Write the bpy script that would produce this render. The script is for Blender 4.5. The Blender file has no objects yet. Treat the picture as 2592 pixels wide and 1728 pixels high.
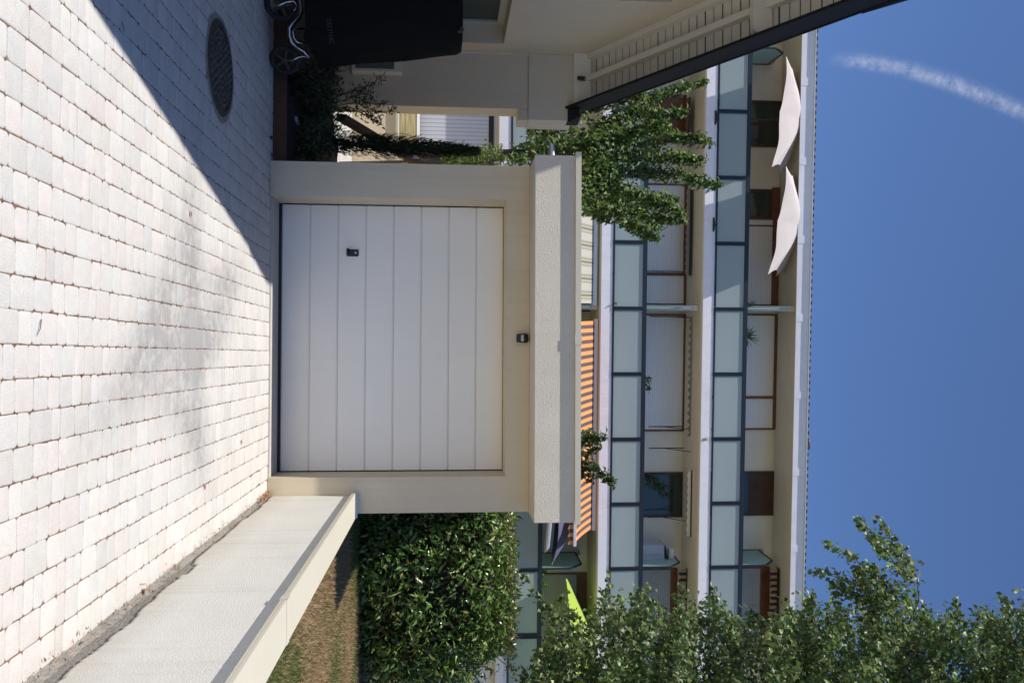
import bpy, bmesh, math, random
import numpy as np
from mathutils import Vector, Matrix
R = math.radians
rng = np.random.default_rng(7)
random.seed(7)
scene = bpy.context.scene
col = scene.collection

# ------------------------------------------------------------------ camera
H = 1.563
FPX = 2150.0
YAW, PITCH, ROLL = R(0.96), R(4.55), R(0.30)
Fv = Vector((-math.sin(YAW)*math.cos(PITCH), math.cos(YAW)*math.cos(PITCH), math.sin(PITCH)))
R0 = Vector((math.cos(YAW), math.sin(YAW), 0))
U0 = R0.cross(Fv)
Uv = U0*math.cos(ROLL) - R0*math.sin(ROLL)
Rv = R0*math.cos(ROLL) + U0*math.sin(ROLL)
CAM = Vector((0, 0, H))
cam_d = bpy.data.cameras.new("camera")
cam = bpy.data.objects.new("camera", cam_d)
col.objects.link(cam)
m3 = Matrix((Uv, -Rv, -Fv)).transposed()      # the photograph was taken with the camera turned on its side
cam.matrix_world = Matrix.Translation(CAM) @ m3.to_4x4()
cam_d.sensor_width = 36.0
cam_d.lens = FPX/2592*36
cam_d.clip_end = 20000
scene.camera = cam

# ------------------------------------------------------------------ light
SUN_TRAVEL = Vector((0.405, 0.23, -1.0)).normalized()
to_sun = -SUN_TRAVEL
elev = math.asin(to_sun.z)
azim = math.atan2(to_sun.x, to_sun.y)
w = bpy.data.worlds.new("World"); scene.world = w; w.use_nodes = True
nt = w.node_tree; bg = nt.nodes["Background"]
sky = nt.nodes.new("ShaderNodeTexSky"); sky.sky_type = 'NISHITA'; sky.sun_disc = False
sky.sun_elevation = elev; sky.sun_rotation = azim
sky.air_density = 0.85; sky.dust_density = 0.0; sky.ozone_density = 5.0; sky.altitude = 1500
tn = nt.nodes.new("ShaderNodeVectorMath"); tn.operation = 'MULTIPLY'; tn.inputs[1].default_value = (.93,1.0,1.12)   # camera white balance
nt.links.new(sky.outputs[0], tn.inputs[0]); nt.links.new(tn.outputs[0], bg.inputs[0]); bg.inputs[1].default_value = 0.104
sd = bpy.data.lights.new("sun", 'SUN'); sd.energy = 4.6; sd.angle = R(0.53); sd.color = (1.0, 0.94, 0.85)
so = bpy.data.objects.new("sun", sd); col.objects.link(so)
so.rotation_euler = SUN_TRAVEL.to_track_quat('-Z', 'Y').to_euler()
scene.view_settings.view_transform = 'Standard'; scene.view_settings.look = 'None'
scene.view_settings.exposure = 0.40; scene.view_settings.gamma = 1
scene.cycles.max_bounces = 8
scene.cycles.transparent_max_bounces = 24

# ------------------------------------------------------------------ pixel maths (photo turned upright: u right, v up)
def ray(u, v): return Fv*FPX + Rv*(u-864) + Uv*(v-1296)
def atY(u, v, Y): d = ray(u, v); return CAM + d*(Y/d.y)
def atX(u, v, X): d = ray(u, v); return CAM + d*(X/d.x)
def atZ(u, v, Z): d = ray(u, v); return CAM + d*((Z-H)/d.z)
def proj(P):
    q = P-CAM; z = q.dot(Fv)
    return 864+FPX*q.dot(Rv)/z, 1296+FPX*q.dot(Uv)/z

# ------------------------------------------------------------------ materials
def mat(name, color=(.5,.5,.5), rough=.6, metal=0, spec=.5, var=0.0, vscale=4, bump=0, bscale=60, fine=0, trans=0, alpha=1, attr=None, detail=6, dark=None, darkscale=1.2, darkamt=0.0, bdist=0.01, speck=0.0, speckscale=400):
    m = bpy.data.materials.new(name); m.use_nodes = True
    n = m.node_tree.nodes; l = m.node_tree.links; b = n["Principled BSDF"]
    b.inputs["Roughness"].default_value = rough; b.inputs["Metallic"].default_value = metal
    b.inputs["Specular IOR Level"].default_value = spec
    tc = n.new("ShaderNodeTexCoord")
    base = n.new("ShaderNodeRGB"); base.outputs[0].default_value = (*color, 1); c = base.outputs[0]
    if attr:
        a = n.new("ShaderNodeAttribute"); a.attribute_name = attr; c = a.outputs["Color"]
    def mixc(kind, fac, A, B):
        x = n.new("ShaderNodeMix"); x.data_type = 'RGBA'; x.blend_type = kind
        for i, v_ in ((0, fac), (6, A), (7, B)):
            if hasattr(v_, 'is_linked'): l.new(v_, x.inputs[i])
            else: x.inputs[i].default_value = v_ if i == 0 else (*v_, 1)
        return x.outputs[2]
    def noise(scale, det=detail, rgh=.6):
        t = n.new("ShaderNodeTexNoise"); t.inputs["Scale"].default_value = scale; t.inputs["Detail"].default_value = det
        t.inputs["Roughness"].default_value = rgh
        l.new(tc.outputs["Object"], t.inputs["Vector"]); return t.outputs["Fac"]
    def ramp(src, lo, hi, a, b_):
        r_ = n.new("ShaderNodeMapRange"); r_.inputs[1].default_value = lo; r_.inputs[2].default_value = hi
        r_.inputs[3].default_value = a; r_.inputs[4].default_value = b_; l.new(src, r_.inputs[0]); return r_.outputs[0]
    if var:
        f = ramp(noise(vscale), .3, .7, 1-var, 1+var)
        vm = n.new("ShaderNodeVectorMath"); vm.operation = 'SCALE'; l.new(c, vm.inputs[0]); l.new(f, vm.inputs[3]); c = vm.outputs[0]
    if speck:
        f = ramp(noise(speckscale, 2), .35, .65, 1-speck, 1+speck)
        vm = n.new("ShaderNodeVectorMath"); vm.operation = 'SCALE'; l.new(c, vm.inputs[0]); l.new(f, vm.inputs[3]); c = vm.outputs[0]
    if dark:
        f = ramp(noise(darkscale, 8, .7), .5, .72, 0, darkamt); c = mixc('MIX', f, c, dark)
    l.new(c, b.inputs["Base Color"])
    if bump:
        bp = n.new("ShaderNodeBump"); bp.inputs["Strength"].default_value = bump; bp.inputs["Distance"].default_value = bdist
        l.new(noise(bscale, 4), bp.inputs["Height"]); l.new(bp.outputs[0], b.inputs["Normal"])
    if alpha < 1: b.inputs["Alpha"].default_value = alpha
    if trans:
        tr = n.new("ShaderNodeBsdfTranslucent"); ms = n.new("ShaderNodeMixShader"); ms.inputs[0].default_value = trans
        l.new(c, tr.inputs[0]); l.new(b.outputs[0], ms.inputs[1]); l.new(tr.outputs[0], ms.inputs[2])
        l.new(ms.outputs[0], n["Material Output"].inputs[0])
    return m

M = {}
M['plaster'] = mat('cream_plaster', (.64,.55,.41), .9, var=.03, vscale=2, bump=.5, bscale=220, bdist=.004, speck=.05, speckscale=260, dark=(.48,.41,.30), darkamt=.25)
M['rough_plaster'] = mat('rough_cream_render', (.64,.59,.50), .95, var=.03, vscale=3, bump=.8, bscale=120, bdist=.008, speck=.06, speckscale=180, dark=(.3,.27,.22), darkamt=.12)
M['white_render'] = mat('pale_wall_render', (.67,.66,.62), .95, var=.03, vscale=2.5, bump=.8, bscale=150, bdist=.005, speck=.05, speckscale=250, dark=(.46,.38,.26), darkamt=.25, darkscale=1.0)
M['coping'] = mat('cream_lacquered_aluminium', (.55,.52,.43), .45, var=.02, vscale=3, bump=.05, bscale=5)
M['alu'] = mat('galvanised_aluminium', (.55,.58,.62), .4, metal=.7, var=.05)
M['black'] = mat('black_plastic', (.012,.012,.013), .45)
M['rubber'] = mat('black_rubber', (.015,.015,.016), .8, bump=.3, bscale=200)
M['seal'] = mat('door_seal_rubber', (.02,.018,.018), .6)
M['chrome'] = mat('chrome_tube', (.50,.50,.51), .22, metal=1)
M['silver'] = mat('silver_paint', (.5,.5,.52), .35, metal=.6)
M['lens'] = mat('clear_lens', (.45,.46,.47), .2)
M['cover'] = mat('black_fabric_cover', (.008,.008,.008), .95, spec=.12, bump=.5, bscale=9, bdist=.02)
M['cover_text'] = mat('faded_print', (.032,.032,.036), .7)
M['white_wood'] = mat('white_painted_wood', (.66,.64,.58), .6, var=.04, bump=.25, bscale=30, bdist=.004)
M['barge'] = mat('anthracite_board', (.010,.010,.012), .6, spec=.25, var=.15, vscale=3)
M['house'] = mat('house_render', (.57,.51,.40), .95, var=.04, vscale=1.5, bump=.5, bscale=160, bdist=.004, speck=.04)
M['dglass'] = mat('dark_window_glass', (.02,.035,.03), .08, spec=.8)
M['pvc'] = mat('grey_window_frame', (.42,.45,.46), .4)
M['tile'] = mat('clay_roof_tile', (.20,.085,.055), .85, var=.35, vscale=9, bump=.4, bscale=40)
M['slab'] = mat('white_painted_concrete', (.84,.84,.90), .8, var=.04, vscale=1.5, dark=(.42,.41,.42), darkamt=.3, darkscale=1.5, bump=.2, bscale=60)
M['bwall'] = mat('cream_building_wall', (.66,.64,.59), .9, var=.05, vscale=1.5, bump=.2, bscale=80)
M['soffit'] = mat('cream_soffit_paint', (.60,.56,.45), .9, var=.05, vscale=2)
M['frame'] = mat('dark_blue_steel', (.02,.028,.036), .4, metal=.3)
M['shutter'] = None
M['wood'] = mat('varnished_brown_wood', (.14,.055,.028), .5, var=.25, vscale=6, bump=.3, bscale=30)
M['darkwood'] = mat('dark_brown_wood', (.05,.022,.014), .5, var=.3, vscale=5)
M['dark'] = mat('dark_interior', (.02,.02,.02), .6)
M['fasciametal'] = mat('white_metal_fascia', (.72,.74,.80), .5, var=.05, vscale=3)
M['lightmetal'] = mat('pale_blue_metal_edge', (.5,.6,.65), .35, metal=.3)
M['canvas'] = mat('off_white_canvas', (.60,.54,.52), .85, var=.05, trans=.15, bump=.3, bscale=25)
M['navy'] = mat('navy_canvas', (.10,.10,.17), .85, var=.05, trans=.12)
M['lime'] = mat('lime_canvas', (.55,.75,.12), .8, var=.02, trans=.5)
M['iron'] = mat('cast_iron', (.06,.057,.055), .55, metal=.4, var=.35, vscale=30, bump=.8, bscale=110, bdist=.01, dark=(.12,.10,.085), darkamt=.7, darkscale=14)
M['iron_lightened'] = mat('lightened_cast_iron', (.11,.105,.10), .5, metal=.3, var=.5, vscale=25, bump=.5, bscale=150)  # base colour lightened to stand in for highlights on the raised blocks
M['mortar'] = mat('grey_mortar', (.29,.27,.24), .95, var=.15, vscale=14, bump=1.0, bscale=70, bdist=.02, speck=.15, speckscale=140)
M['concrete'] = mat('pale_concrete', (.42,.41,.39), .9, var=.08, vscale=6, bump=.4, bscale=50)
M['soil'] = mat('dark_soil', (.035,.026,.02), .98, var=.4, vscale=14, bump=1, bscale=20, bdist=.05)
M['brownboard'] = mat('brown_edging_board', (.075,.028,.012), .7, var=.25, vscale=5, bump=.3, bscale=30)
M['oldwood'] = mat('weathered_timber', (.10,.07,.05), .85, var=.3, vscale=8, bump=.6, bscale=25, bdist=.01)
M['bark'] = mat('grey_brown_bark', (.11,.085,.065), .9, var=.3, vscale=14, bump=.8, bscale=30, bdist=.02)
M['twig'] = mat('brown_twig', (.14,.075,.045), .8, var=.2, vscale=20)
M['cabinet'] = mat('pale_grey_plastic', (.45,.47,.52), .5, var=.02)
M['white'] = mat('white_plastic', (.72,.73,.75), .4)
M['gdoor'] = mat('pale_lacquered_panel', (.86,.81,.735), .5, var=.015, vscale=2)
M['pgreen'] = mat('greenish_privacy_glass', (.25,.42,.40), .25, spec=.6)

def leafmat(name, rough=.4, trans=.35, spec=.5):
    return mat(name, rough=rough, trans=trans, attr='tint', spec=spec)
M['leaf_birch'] = leafmat('birch_leaf', .42, .36, .4)
M['leaf_laurel'] = leafmat('laurel_leaf', .28, .18, .6)
M['leaf_tree'] = leafmat('cherry_leaf', .5, .38, .35)
M['leaf_dark'] = leafmat('shrub_leaf', .5, .25)
def splash(m, z0, h, tone, amt, streak=.22):
    m = M[m]; n = m.node_tree.nodes; l = m.node_tree.links; b = n["Principled BSDF"]; src = b.inputs["Base Color"].links[0].from_socket
    g = n.new("ShaderNodeNewGeometry"); sp = n.new("ShaderNodeSeparateXYZ"); l.new(g.outputs["Position"], sp.inputs[0])
    mr = n.new("ShaderNodeMapRange"); l.new(sp.outputs[2], mr.inputs[0]); mr.inputs[1].default_value = z0; mr.inputs[2].default_value = z0+h; mr.inputs[3].default_value = 1; mr.inputs[4].default_value = 0
    no = n.new("ShaderNodeTexNoise"); no.inputs["Scale"].default_value = 7; no.inputs["Detail"].default_value = 8; no.inputs["Roughness"].default_value = .7; l.new(g.outputs["Position"], no.inputs["Vector"])
    # faint rain streaks running down
    mp = n.new("ShaderNodeMapping"); mp.inputs["Scale"].default_value = (14,14,.7); l.new(g.outputs["Position"], mp.inputs[0])
    n2 = n.new("ShaderNodeTexNoise"); n2.inputs["Scale"].default_value = 1; n2.inputs["Detail"].default_value = 5; l.new(mp.outputs[0], n2.inputs["Vector"])
    st = n.new("ShaderNodeMapRange"); l.new(n2.outputs["Fac"], st.inputs[0]); st.inputs[1].default_value = .52; st.inputs[2].default_value = .78; st.inputs[3].default_value = 0; st.inputs[4].default_value = streak
    a = n.new("ShaderNodeMath"); a.operation = 'MULTIPLY'; l.new(mr.outputs[0], a.inputs[0]); l.new(no.outputs["Fac"], a.inputs[1])
    a2 = n.new("ShaderNodeMath"); a2.operation = 'MULTIPLY_ADD'; l.new(a.outputs[0], a2.inputs[0]); a2.inputs[1].default_value = amt; l.new(st.outputs[0], a2.inputs[2])
    x = n.new("ShaderNodeMix"); x.data_type = 'RGBA'; l.new(a2.outputs[0], x.inputs[0]); l.new(src, x.inputs[6]); x.inputs[7].default_value = (*tone,1)
    l.new(x.outputs[2], b.inputs["Base Color"])
splash('plaster', 0, .16, (.40,.33,.24), .9); splash('white_render', .05, .22, (.42,.35,.26), .8); splash('rough_plaster', 0, .1, (.50,.45,.37), .0)
splash('gdoor', 0, .35, (.55,.51,.45), .45, .05); splash('house', 0, .3, (.38,.32,.24), .5); splash('bwall', 0, .1, (.5,.46,.38), 0); splash('slab', 0, .1, (.6,.58,.57), 0)
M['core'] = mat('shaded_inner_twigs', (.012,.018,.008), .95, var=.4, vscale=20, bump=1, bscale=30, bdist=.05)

# roller shutter: thin horizontal slats in the material
def slat_mat(name, color, period, lo=.7, axis='Z', rough=.55, bumps=.6):
    m = mat(name, color, rough); n = m.node_tree.nodes; l = m.node_tree.links; b = n["Principled BSDF"]
    tc = n.new("ShaderNodeTexCoord"); s = n.new("ShaderNodeSeparateXYZ"); l.new(tc.outputs["Object"], s.inputs[0])
    mu = n.new("ShaderNodeMath"); mu.operation = 'DIVIDE'; l.new(s.outputs[axis], mu.inputs[0]); mu.inputs[1].default_value = period
    fr = n.new("ShaderNodeMath"); fr.operation = 'FRACT'; l.new(mu.outputs[0], fr.inputs[0])
    sb = n.new("ShaderNodeMath"); sb.operation = 'SUBTRACT'; l.new(fr.outputs[0], sb.inputs[0]); sb.inputs[1].default_value = .5
    ab = n.new("ShaderNodeMath"); ab.operation = 'ABSOLUTE'; l.new(sb.outputs[0], ab.inputs[0])
    mr = n.new("ShaderNodeMapRange"); l.new(ab.outputs[0], mr.inputs[0]); mr.inputs[1].default_value = .28; mr.inputs[2].default_value = .46
    mr.inputs[3].default_value = 1; mr.inputs[4].default_value = lo
    vm = n.new("ShaderNodeVectorMath"); vm.operation = 'SCALE'; vm.inputs[0].default_value = color; l.new(mr.outputs[0], vm.inputs[3])
    l.new(vm.outputs[0], b.inputs["Base Color"])
    bp = n.new("ShaderNodeBump"); bp.inputs["Strength"].default_value = bumps; bp.inputs["Distance"].default_value = .02
    l.new(mr.outputs[0], bp.inputs["Height"]); l.new(bp.outputs[0], b.inputs["Normal"]); return m
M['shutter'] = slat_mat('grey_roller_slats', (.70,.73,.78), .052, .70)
M['shutter_dark'] = slat_mat('dark_grey_slats', (.36,.38,.39), .052, .55)  # darker grey slats for the right-hand shutters
M['ribbed_door'] = slat_mat('ribbed_metal_door', (.62,.62,.66), .10, .72, 'X')
M['louvre'] = slat_mat('louvre_slats', (.20,.19,.17), .014, .35, 'X')

def stripes(name, cols, period, axis='X', rough=.85, trans=.2):
    """cloth stripes across the local axis; cols = list of (end fraction, colour)"""
    m = mat(name, (.5,.5,.5), rough, trans=trans); n = m.node_tree.nodes; l = m.node_tree.links; b = n["Principled BSDF"]
    tc = n.new("ShaderNodeTexCoord"); s = n.new("ShaderNodeSeparateXYZ"); l.new(tc.outputs["Object"], s.inputs[0])
    mu = n.new("ShaderNodeMath"); mu.operation = 'DIVIDE'; l.new(s.outputs[axis], mu.inputs[0]); mu.inputs[1].default_value = period
    fr = n.new("ShaderNodeMath"); fr.operation = 'FRACT'; l.new(mu.outputs[0], fr.inputs[0])
    cr = n.new("ShaderNodeValToRGB"); cr.color_ramp.interpolation = 'CONSTANT'; l.new(fr.outputs[0], cr.inputs[0])
    els = cr.color_ramp.elements; pos = 0
    for i, (e, c) in enumerate(cols):
        el = els[i] if i < 2 else els.new(pos)
        el.position = pos; el.color = (*c, 1); pos = e
    l.new(cr.outputs[0], b.inputs["Base Color"])
    for nd in n:
        if nd.type == 'BSDF_TRANSLUCENT': l.new(cr.outputs[0], nd.inputs[0])
    return m
M['orange'] = stripes('orange_brown_striped_cloth', [(.5,(.78,.31,.11)), (1,(.11,.075,.07))], .19, trans=.15)
M['green_stripe'] = stripes('cream_green_striped_cloth', [(.45,(.43,.41,.37)), (.6,(.27,.28,.20)), (.66,(.43,.41,.37)), (.80,(.17,.17,.12)), (.86,(.43,.41,.37)), (1,(.30,.29,.22))], .42, trans=.15)
M['black_stripe'] = stripes('black_beige_striped_cloth', [(.5,(.33,.24,.17)), (1,(.025,.022,.03))], .17, trans=.1)
M['grey_cloth'] = mat('grey_awning_cloth', (.24,.24,.25), .85, var=.03, trans=.15)

# frosted balcony glass: partly see-through
def frosted(name, color, alpha, rough=.35):
    m = mat(name, color, rough, spec=.5); n = m.node_tree.nodes; l = m.node_tree.links; b = n["Principled BSDF"]
    tr = n.new("ShaderNodeBsdfTranslucent"); tr.inputs[0].default_value = (*[min(1, c*1.3) for c in color], 1)
    ms = n.new("ShaderNodeMixShader"); ms.inputs[0].default_value = .45
    l.new(b.outputs[0], ms.inputs[1]); l.new(tr.outputs[0], ms.inputs[2])
    tp = n.new("ShaderNodeBsdfTransparent"); tp.inputs[0].default_value = (.8,.95,.95,1)
    m2 = n.new("ShaderNodeMixShader"); m2.inputs[0].default_value = alpha
    l.new(tp.outputs[0], m2.inputs[1]); l.new(ms.outputs[0], m2.inputs[2]); l.new(m2.outputs[0], n["Material Output"].inputs[0])
    return m
M['frost'] = frosted('frosted_green_glass', (.52,.60,.61), .93)
M['frost_screen'] = frosted('frosted_screen_glass', (.40,.54,.52), .9)

# paving stone
def paver_mat():
    m = mat('tumbled_concrete_paver', rough=.92, attr='tint', bump=.8, bscale=150, bdist=.005, var=.05, vscale=18, speck=.10, speckscale=260)
    n = m.node_tree.nodes; l = m.node_tree.links; b = n["Principled BSDF"]
    src = b.inputs["Base Color"].links[0].from_socket
    g = n.new("ShaderNodeNewGeometry"); sp = n.new("ShaderNodeSeparateXYZ"); l.new(g.outputs["Position"], sp.inputs[0])
    # tyre scuffs: curved bands around a turning centre
    def math_(op, a, b_=None):
        x = n.new("ShaderNodeMath"); x.operation = op
        for i, q in ((0, a), (1, b_)):
            if q is None: continue
            if hasattr(q, 'is_linked'): l.new(q, x.inputs[i])
            else: x.inputs[i].default_value = q
        return x.outputs[0]
    noi = n.new("ShaderNodeTexNoise"); noi.inputs["Scale"].default_value = 1.4; noi.inputs["Detail"].default_value = 5
    l.new(g.outputs["Position"], noi.inputs["Vector"])
    tot = None
    for cx, cy, r, wd, ax, ay, rad, amt in ((-2.2,5.2,2.15,.22, .0,5.6,.85,.6), (-1.6,3.4,2.0,.20, -.1,4.7,.9,.42), (1.9,4.4,1.75,.18, .2,5.3,.7,.42), (-.6,9.0,3.6,.20, -.2,5.5,.9,.55), (-3.0,5.9,2.5,.16,-.5,6.1,.7,.35)):
        dx = math_('SUBTRACT', sp.outputs[0], cx); dy = math_('SUBTRACT', sp.outputs[1], cy)
        d = math_('SQRT', math_('ADD', math_('MULTIPLY', dx, dx), math_('MULTIPLY', dy, dy)))
        d = math_('ADD', d, math_('MULTIPLY', math_('SUBTRACT', noi.outputs["Fac"], .5), .25))
        q = math_('DIVIDE', math_('SUBTRACT', d, r), wd); band = math_('POWER', 2.718, math_('MULTIPLY', math_('MULTIPLY', q, q), -1))
        ex = math_('DIVIDE', math_('SUBTRACT', sp.outputs[0], ax), rad); ey = math_('DIVIDE', math_('SUBTRACT', sp.outputs[1], ay), rad)
        e = math_('POWER', 2.718, math_('MULTIPLY', math_('ADD', math_('MULTIPLY', ex, ex), math_('MULTIPLY', ey, ey)), -1))
        t = math_('MULTIPLY', math_('MULTIPLY', band, e), amt)
        tot = t if tot is None else math_('ADD', tot, t)
    # fine brushed streaks inside the scuff
    no2 = n.new("ShaderNodeTexNoise"); no2.inputs["Scale"].default_value = 11; no2.inputs["Detail"].default_value = 8; no2.inputs["Roughness"].default_value = .75
    l.new(g.outputs["Position"], no2.inputs["Vector"])
    tot = math_('MULTIPLY', tot, math_('MAXIMUM', math_('ADD', math_('MULTIPLY', no2.outputs["Fac"], 4.0), -1.0), .1))
    tot = math_('MINIMUM', tot, .6)
    x = n.new("ShaderNodeMix"); x.data_type = 'RGBA'; l.new(tot, x.inputs[0]); l.new(src, x.inputs[6]); x.inputs[7].default_value = (.17,.17,.18,1)
    l.new(x.outputs[2], b.inputs["Base Color"]); return m
M['paver'] = paver_mat()
def joint_mat():
    m = mat('jointing_sand', (.3,.27,.22), .95, bump=.8, bscale=200, bdist=.006)
    n = m.node_tree.nodes; l = m.node_tree.links; b = n["Principled BSDF"]
    g = n.new("ShaderNodeNewGeometry"); sp = n.new("ShaderNodeSeparateXYZ"); l.new(g.outputs["Position"], sp.inputs[0])
    a = n.new("ShaderNodeMath"); a.operation = 'MULTIPLY_ADD'; l.new(sp.outputs[0], a.inputs[0]); a.inputs[1].default_value = 1/.127; a.inputs[2].default_value = .034/.127+.5
    f = n.new("ShaderNodeMath"); f.operation = 'FRACT'; l.new(a.outputs[0], f.inputs[0])
    s = n.new("ShaderNodeMath"); s.operation = 'SUBTRACT'; l.new(f.outputs[0], s.inputs[0]); s.inputs[1].default_value = .5
    ab = n.new("ShaderNodeMath"); ab.operation = 'ABSOLUTE'; l.new(s.outputs[0], ab.inputs[0])
    mr = n.new("ShaderNodeMapRange"); l.new(ab.outputs[0], mr.inputs[0]); mr.inputs[1].default_value = .06; mr.inputs[2].default_value = .16; mr.inputs[3].default_value = 1; mr.inputs[4].default_value = 0
    no = n.new("ShaderNodeTexNoise"); no.inputs["Scale"].default_value = 30; no.inputs["Detail"].default_value = 6; l.new(g.outputs["Position"], no.inputs["Vector"])
    cr = n.new("ShaderNodeValToRGB"); l.new(no.outputs["Fac"], cr.inputs[0])
    cr.color_ramp.elements[0].position = .35; cr.color_ramp.elements[0].color = (.06,.036,.024,1)
    cr.color_ramp.elements[1].position = .65; cr.color_ramp.elements[1].color = (.24,.135,.075,1)
    x = n.new("ShaderNodeMix"); x.data_type = 'RGBA'; l.new(mr.outputs[0], x.inputs[0]); x.inputs[6].default_value = (.50,.46,.40,1); l.new(cr.outputs[0], x.inputs[7])
    l.new(x.outputs[2], b.inputs["Base Color"]); return m
M['joint'] = joint_mat()
def lawn_mat():
    m = mat('dry_lawn', (.2,.2,.1), .95, bump=1, bscale=60, bdist=.03)
    n = m.node_tree.nodes; l = m.node_tree.links; b = n["Principled BSDF"]
    tc = n.new("ShaderNodeTexCoord"); no = n.new("ShaderNodeTexNoise"); no.inputs["Scale"].default_value = 2.2; no.inputs["Detail"].default_value = 10; no.inputs["Roughness"].default_value = .75
    l.new(tc.outputs["Object"], no.inputs["Vector"]); cr = n.new("ShaderNodeValToRGB"); l.new(no.outputs["Fac"], cr.inputs[0])
    e = cr.color_ramp.elements; e[0].position = .35; e[0].color = (.09,.11,.03,1); e[1].position = .62; e[1].color = (.36,.26,.14,1)
    k = e.new(.48); k.color = (.23,.19,.085,1); l.new(cr.outputs[0], b.inputs["Base Color"]); return m
M['lawn'] = lawn_mat()
M['blade'] = mat('grass_blade', rough=.6, attr='tint', trans=.3)

# ------------------------------------------------------------------ mesh helpers
class MB:
    def __init__(s): s.v = []; s.f = []
    def add(s, vs, fs):
        k = len(s.v); s.v += [tuple(p) for p in vs]; s.f += [tuple(i+k for i in f) for f in fs]; return s
    def box(s, x0, x1, y0, y1, z0, z1):
        return s.add([(x0,y0,z0),(x1,y0,z0),(x1,y1,z0),(x0,y1,z0),(x0,y0,z1),(x1,y0,z1),(x1,y1,z1),(x0,y1,z1)],
                     [(0,3,2,1),(4,5,6,7),(0,1,5,4),(1,2,6,5),(2,3,7,6),(3,0,4,7)])
    def bar(s, a, b, w, h, up=(0,0,1)):
        a = Vector(a); b = Vector(b); d = (b-a).normalized(); u_ = Vector(up); sd_ = d.cross(u_).normalized()*(w/2); uu = sd_.cross(d).normalized()*(h/2)
        vs = [p+sd_*i+uu*j for p in (a,b) for i, j in ((-1,-1),(1,-1),(1,1),(-1,1))]
        return s.add(vs, [(0,1,2,3),(7,6,5,4),(0,4,5,1),(1,5,6,2),(2,6,7,3),(3,7,4,0)])
    def prism(s, poly, fn, t0, t1):
        """poly in 2D; fn(a,b,t)->xyz"""
        n = len(poly); vs = [fn(a,b,t0) for a,b in poly]+[fn(a,b,t1) for a,b in poly]
        return s.add(vs, [tuple(range(n))[::-1], tuple(range(n,2*n))]+[(i,(i+1)%n,(i+1)%n+n,i+n) for i in range(n)])
    def tube(s, pts, rad, seg=8, cap=True):
        pts = [Vector(p) for p in pts]; n = len(pts)
        if not hasattr(rad, '__len__'): rad = [rad]*n
        k = len(s.v); ref = Vector((0,0,1)); pd = None
        for i, p in enumerate(pts):
            d = ((pts[min(i+1,n-1)]-pts[max(i-1,0)])); d = d.normalized() if d.length > 1e-9 else Vector((0,0,1))
            if pd is None:
                a = d.orthogonal().normalized()
            else: a = (a - d*a.dot(d)).normalized()
            pd = d; b = d.cross(a)
            for j in range(seg):
                t = 2*math.pi*j/seg; s.v.append(tuple(p+(a*math.cos(t)+b*math.sin(t))*rad[i]))
        for i in range(n-1):
            for j in range(seg): s.f.append((k+i*seg+j, k+i*seg+(j+1)%seg, k+(i+1)*seg+(j+1)%seg, k+(i+1)*seg+j))
        if cap: s.f.append(tuple(k+j for j in range(seg))[::-1]); s.f.append(tuple(k+(n-1)*seg+j for j in range(seg)))
        return s
    def build(s, name, m, parent=None, bevel=0, smooth=False, subsurf=0):
        me = bpy.data.meshes.new(name); me.from_pydata(s.v, [], s.f); me.update()
        if isinstance(m, str): m = M[m]
        me.materials.append(m)
        if smooth: me.polygons.foreach_set('use_smooth', [True]*len(me.polygons))
        bm = bmesh.new(); bm.from_mesh(me); bmesh.ops.recalc_face_normals(bm, faces=bm.faces)
        if bevel: bmesh.ops.bevel(bm, geom=list(bm.edges), offset=bevel, segments=2, affect='EDGES', clamp_overlap=True)
        bm.to_mesh(me); bm.free()
        o = bpy.data.objects.new(name, me); col.objects.link(o)
        if parent: o.parent = parent
        if subsurf:
            md = o.modifiers.new('s', 'SUBSURF'); md.levels = md.render_levels = subsurf
        return o
def B(*a): return MB().box(*a)
def tag(o, label, cat, group=None, kind=None):
    if label: o['label'] = label
    if cat: o['category'] = cat
    if group: o['group'] = group
    if kind: o['kind'] = kind
    return o
def struct(o): o['kind'] = 'structure'; return o
def empty(name, loc, label, cat, group=None, rz=0, parent=None):
    o = bpy.data.objects.new(name, None); col.objects.link(o); o.location = loc; o.rotation_euler = (0,0,rz)
    o.empty_display_size = .1
    return tag(o, label, cat, group)
def setparent(o, p):   # o was built in world coordinates
    o.parent = p; o.matrix_parent_inverse = (Matrix.Translation(p.location) @ Matrix.Rotation(p.rotation_euler.z, 4, 'Z')).inverted(); return o

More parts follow.
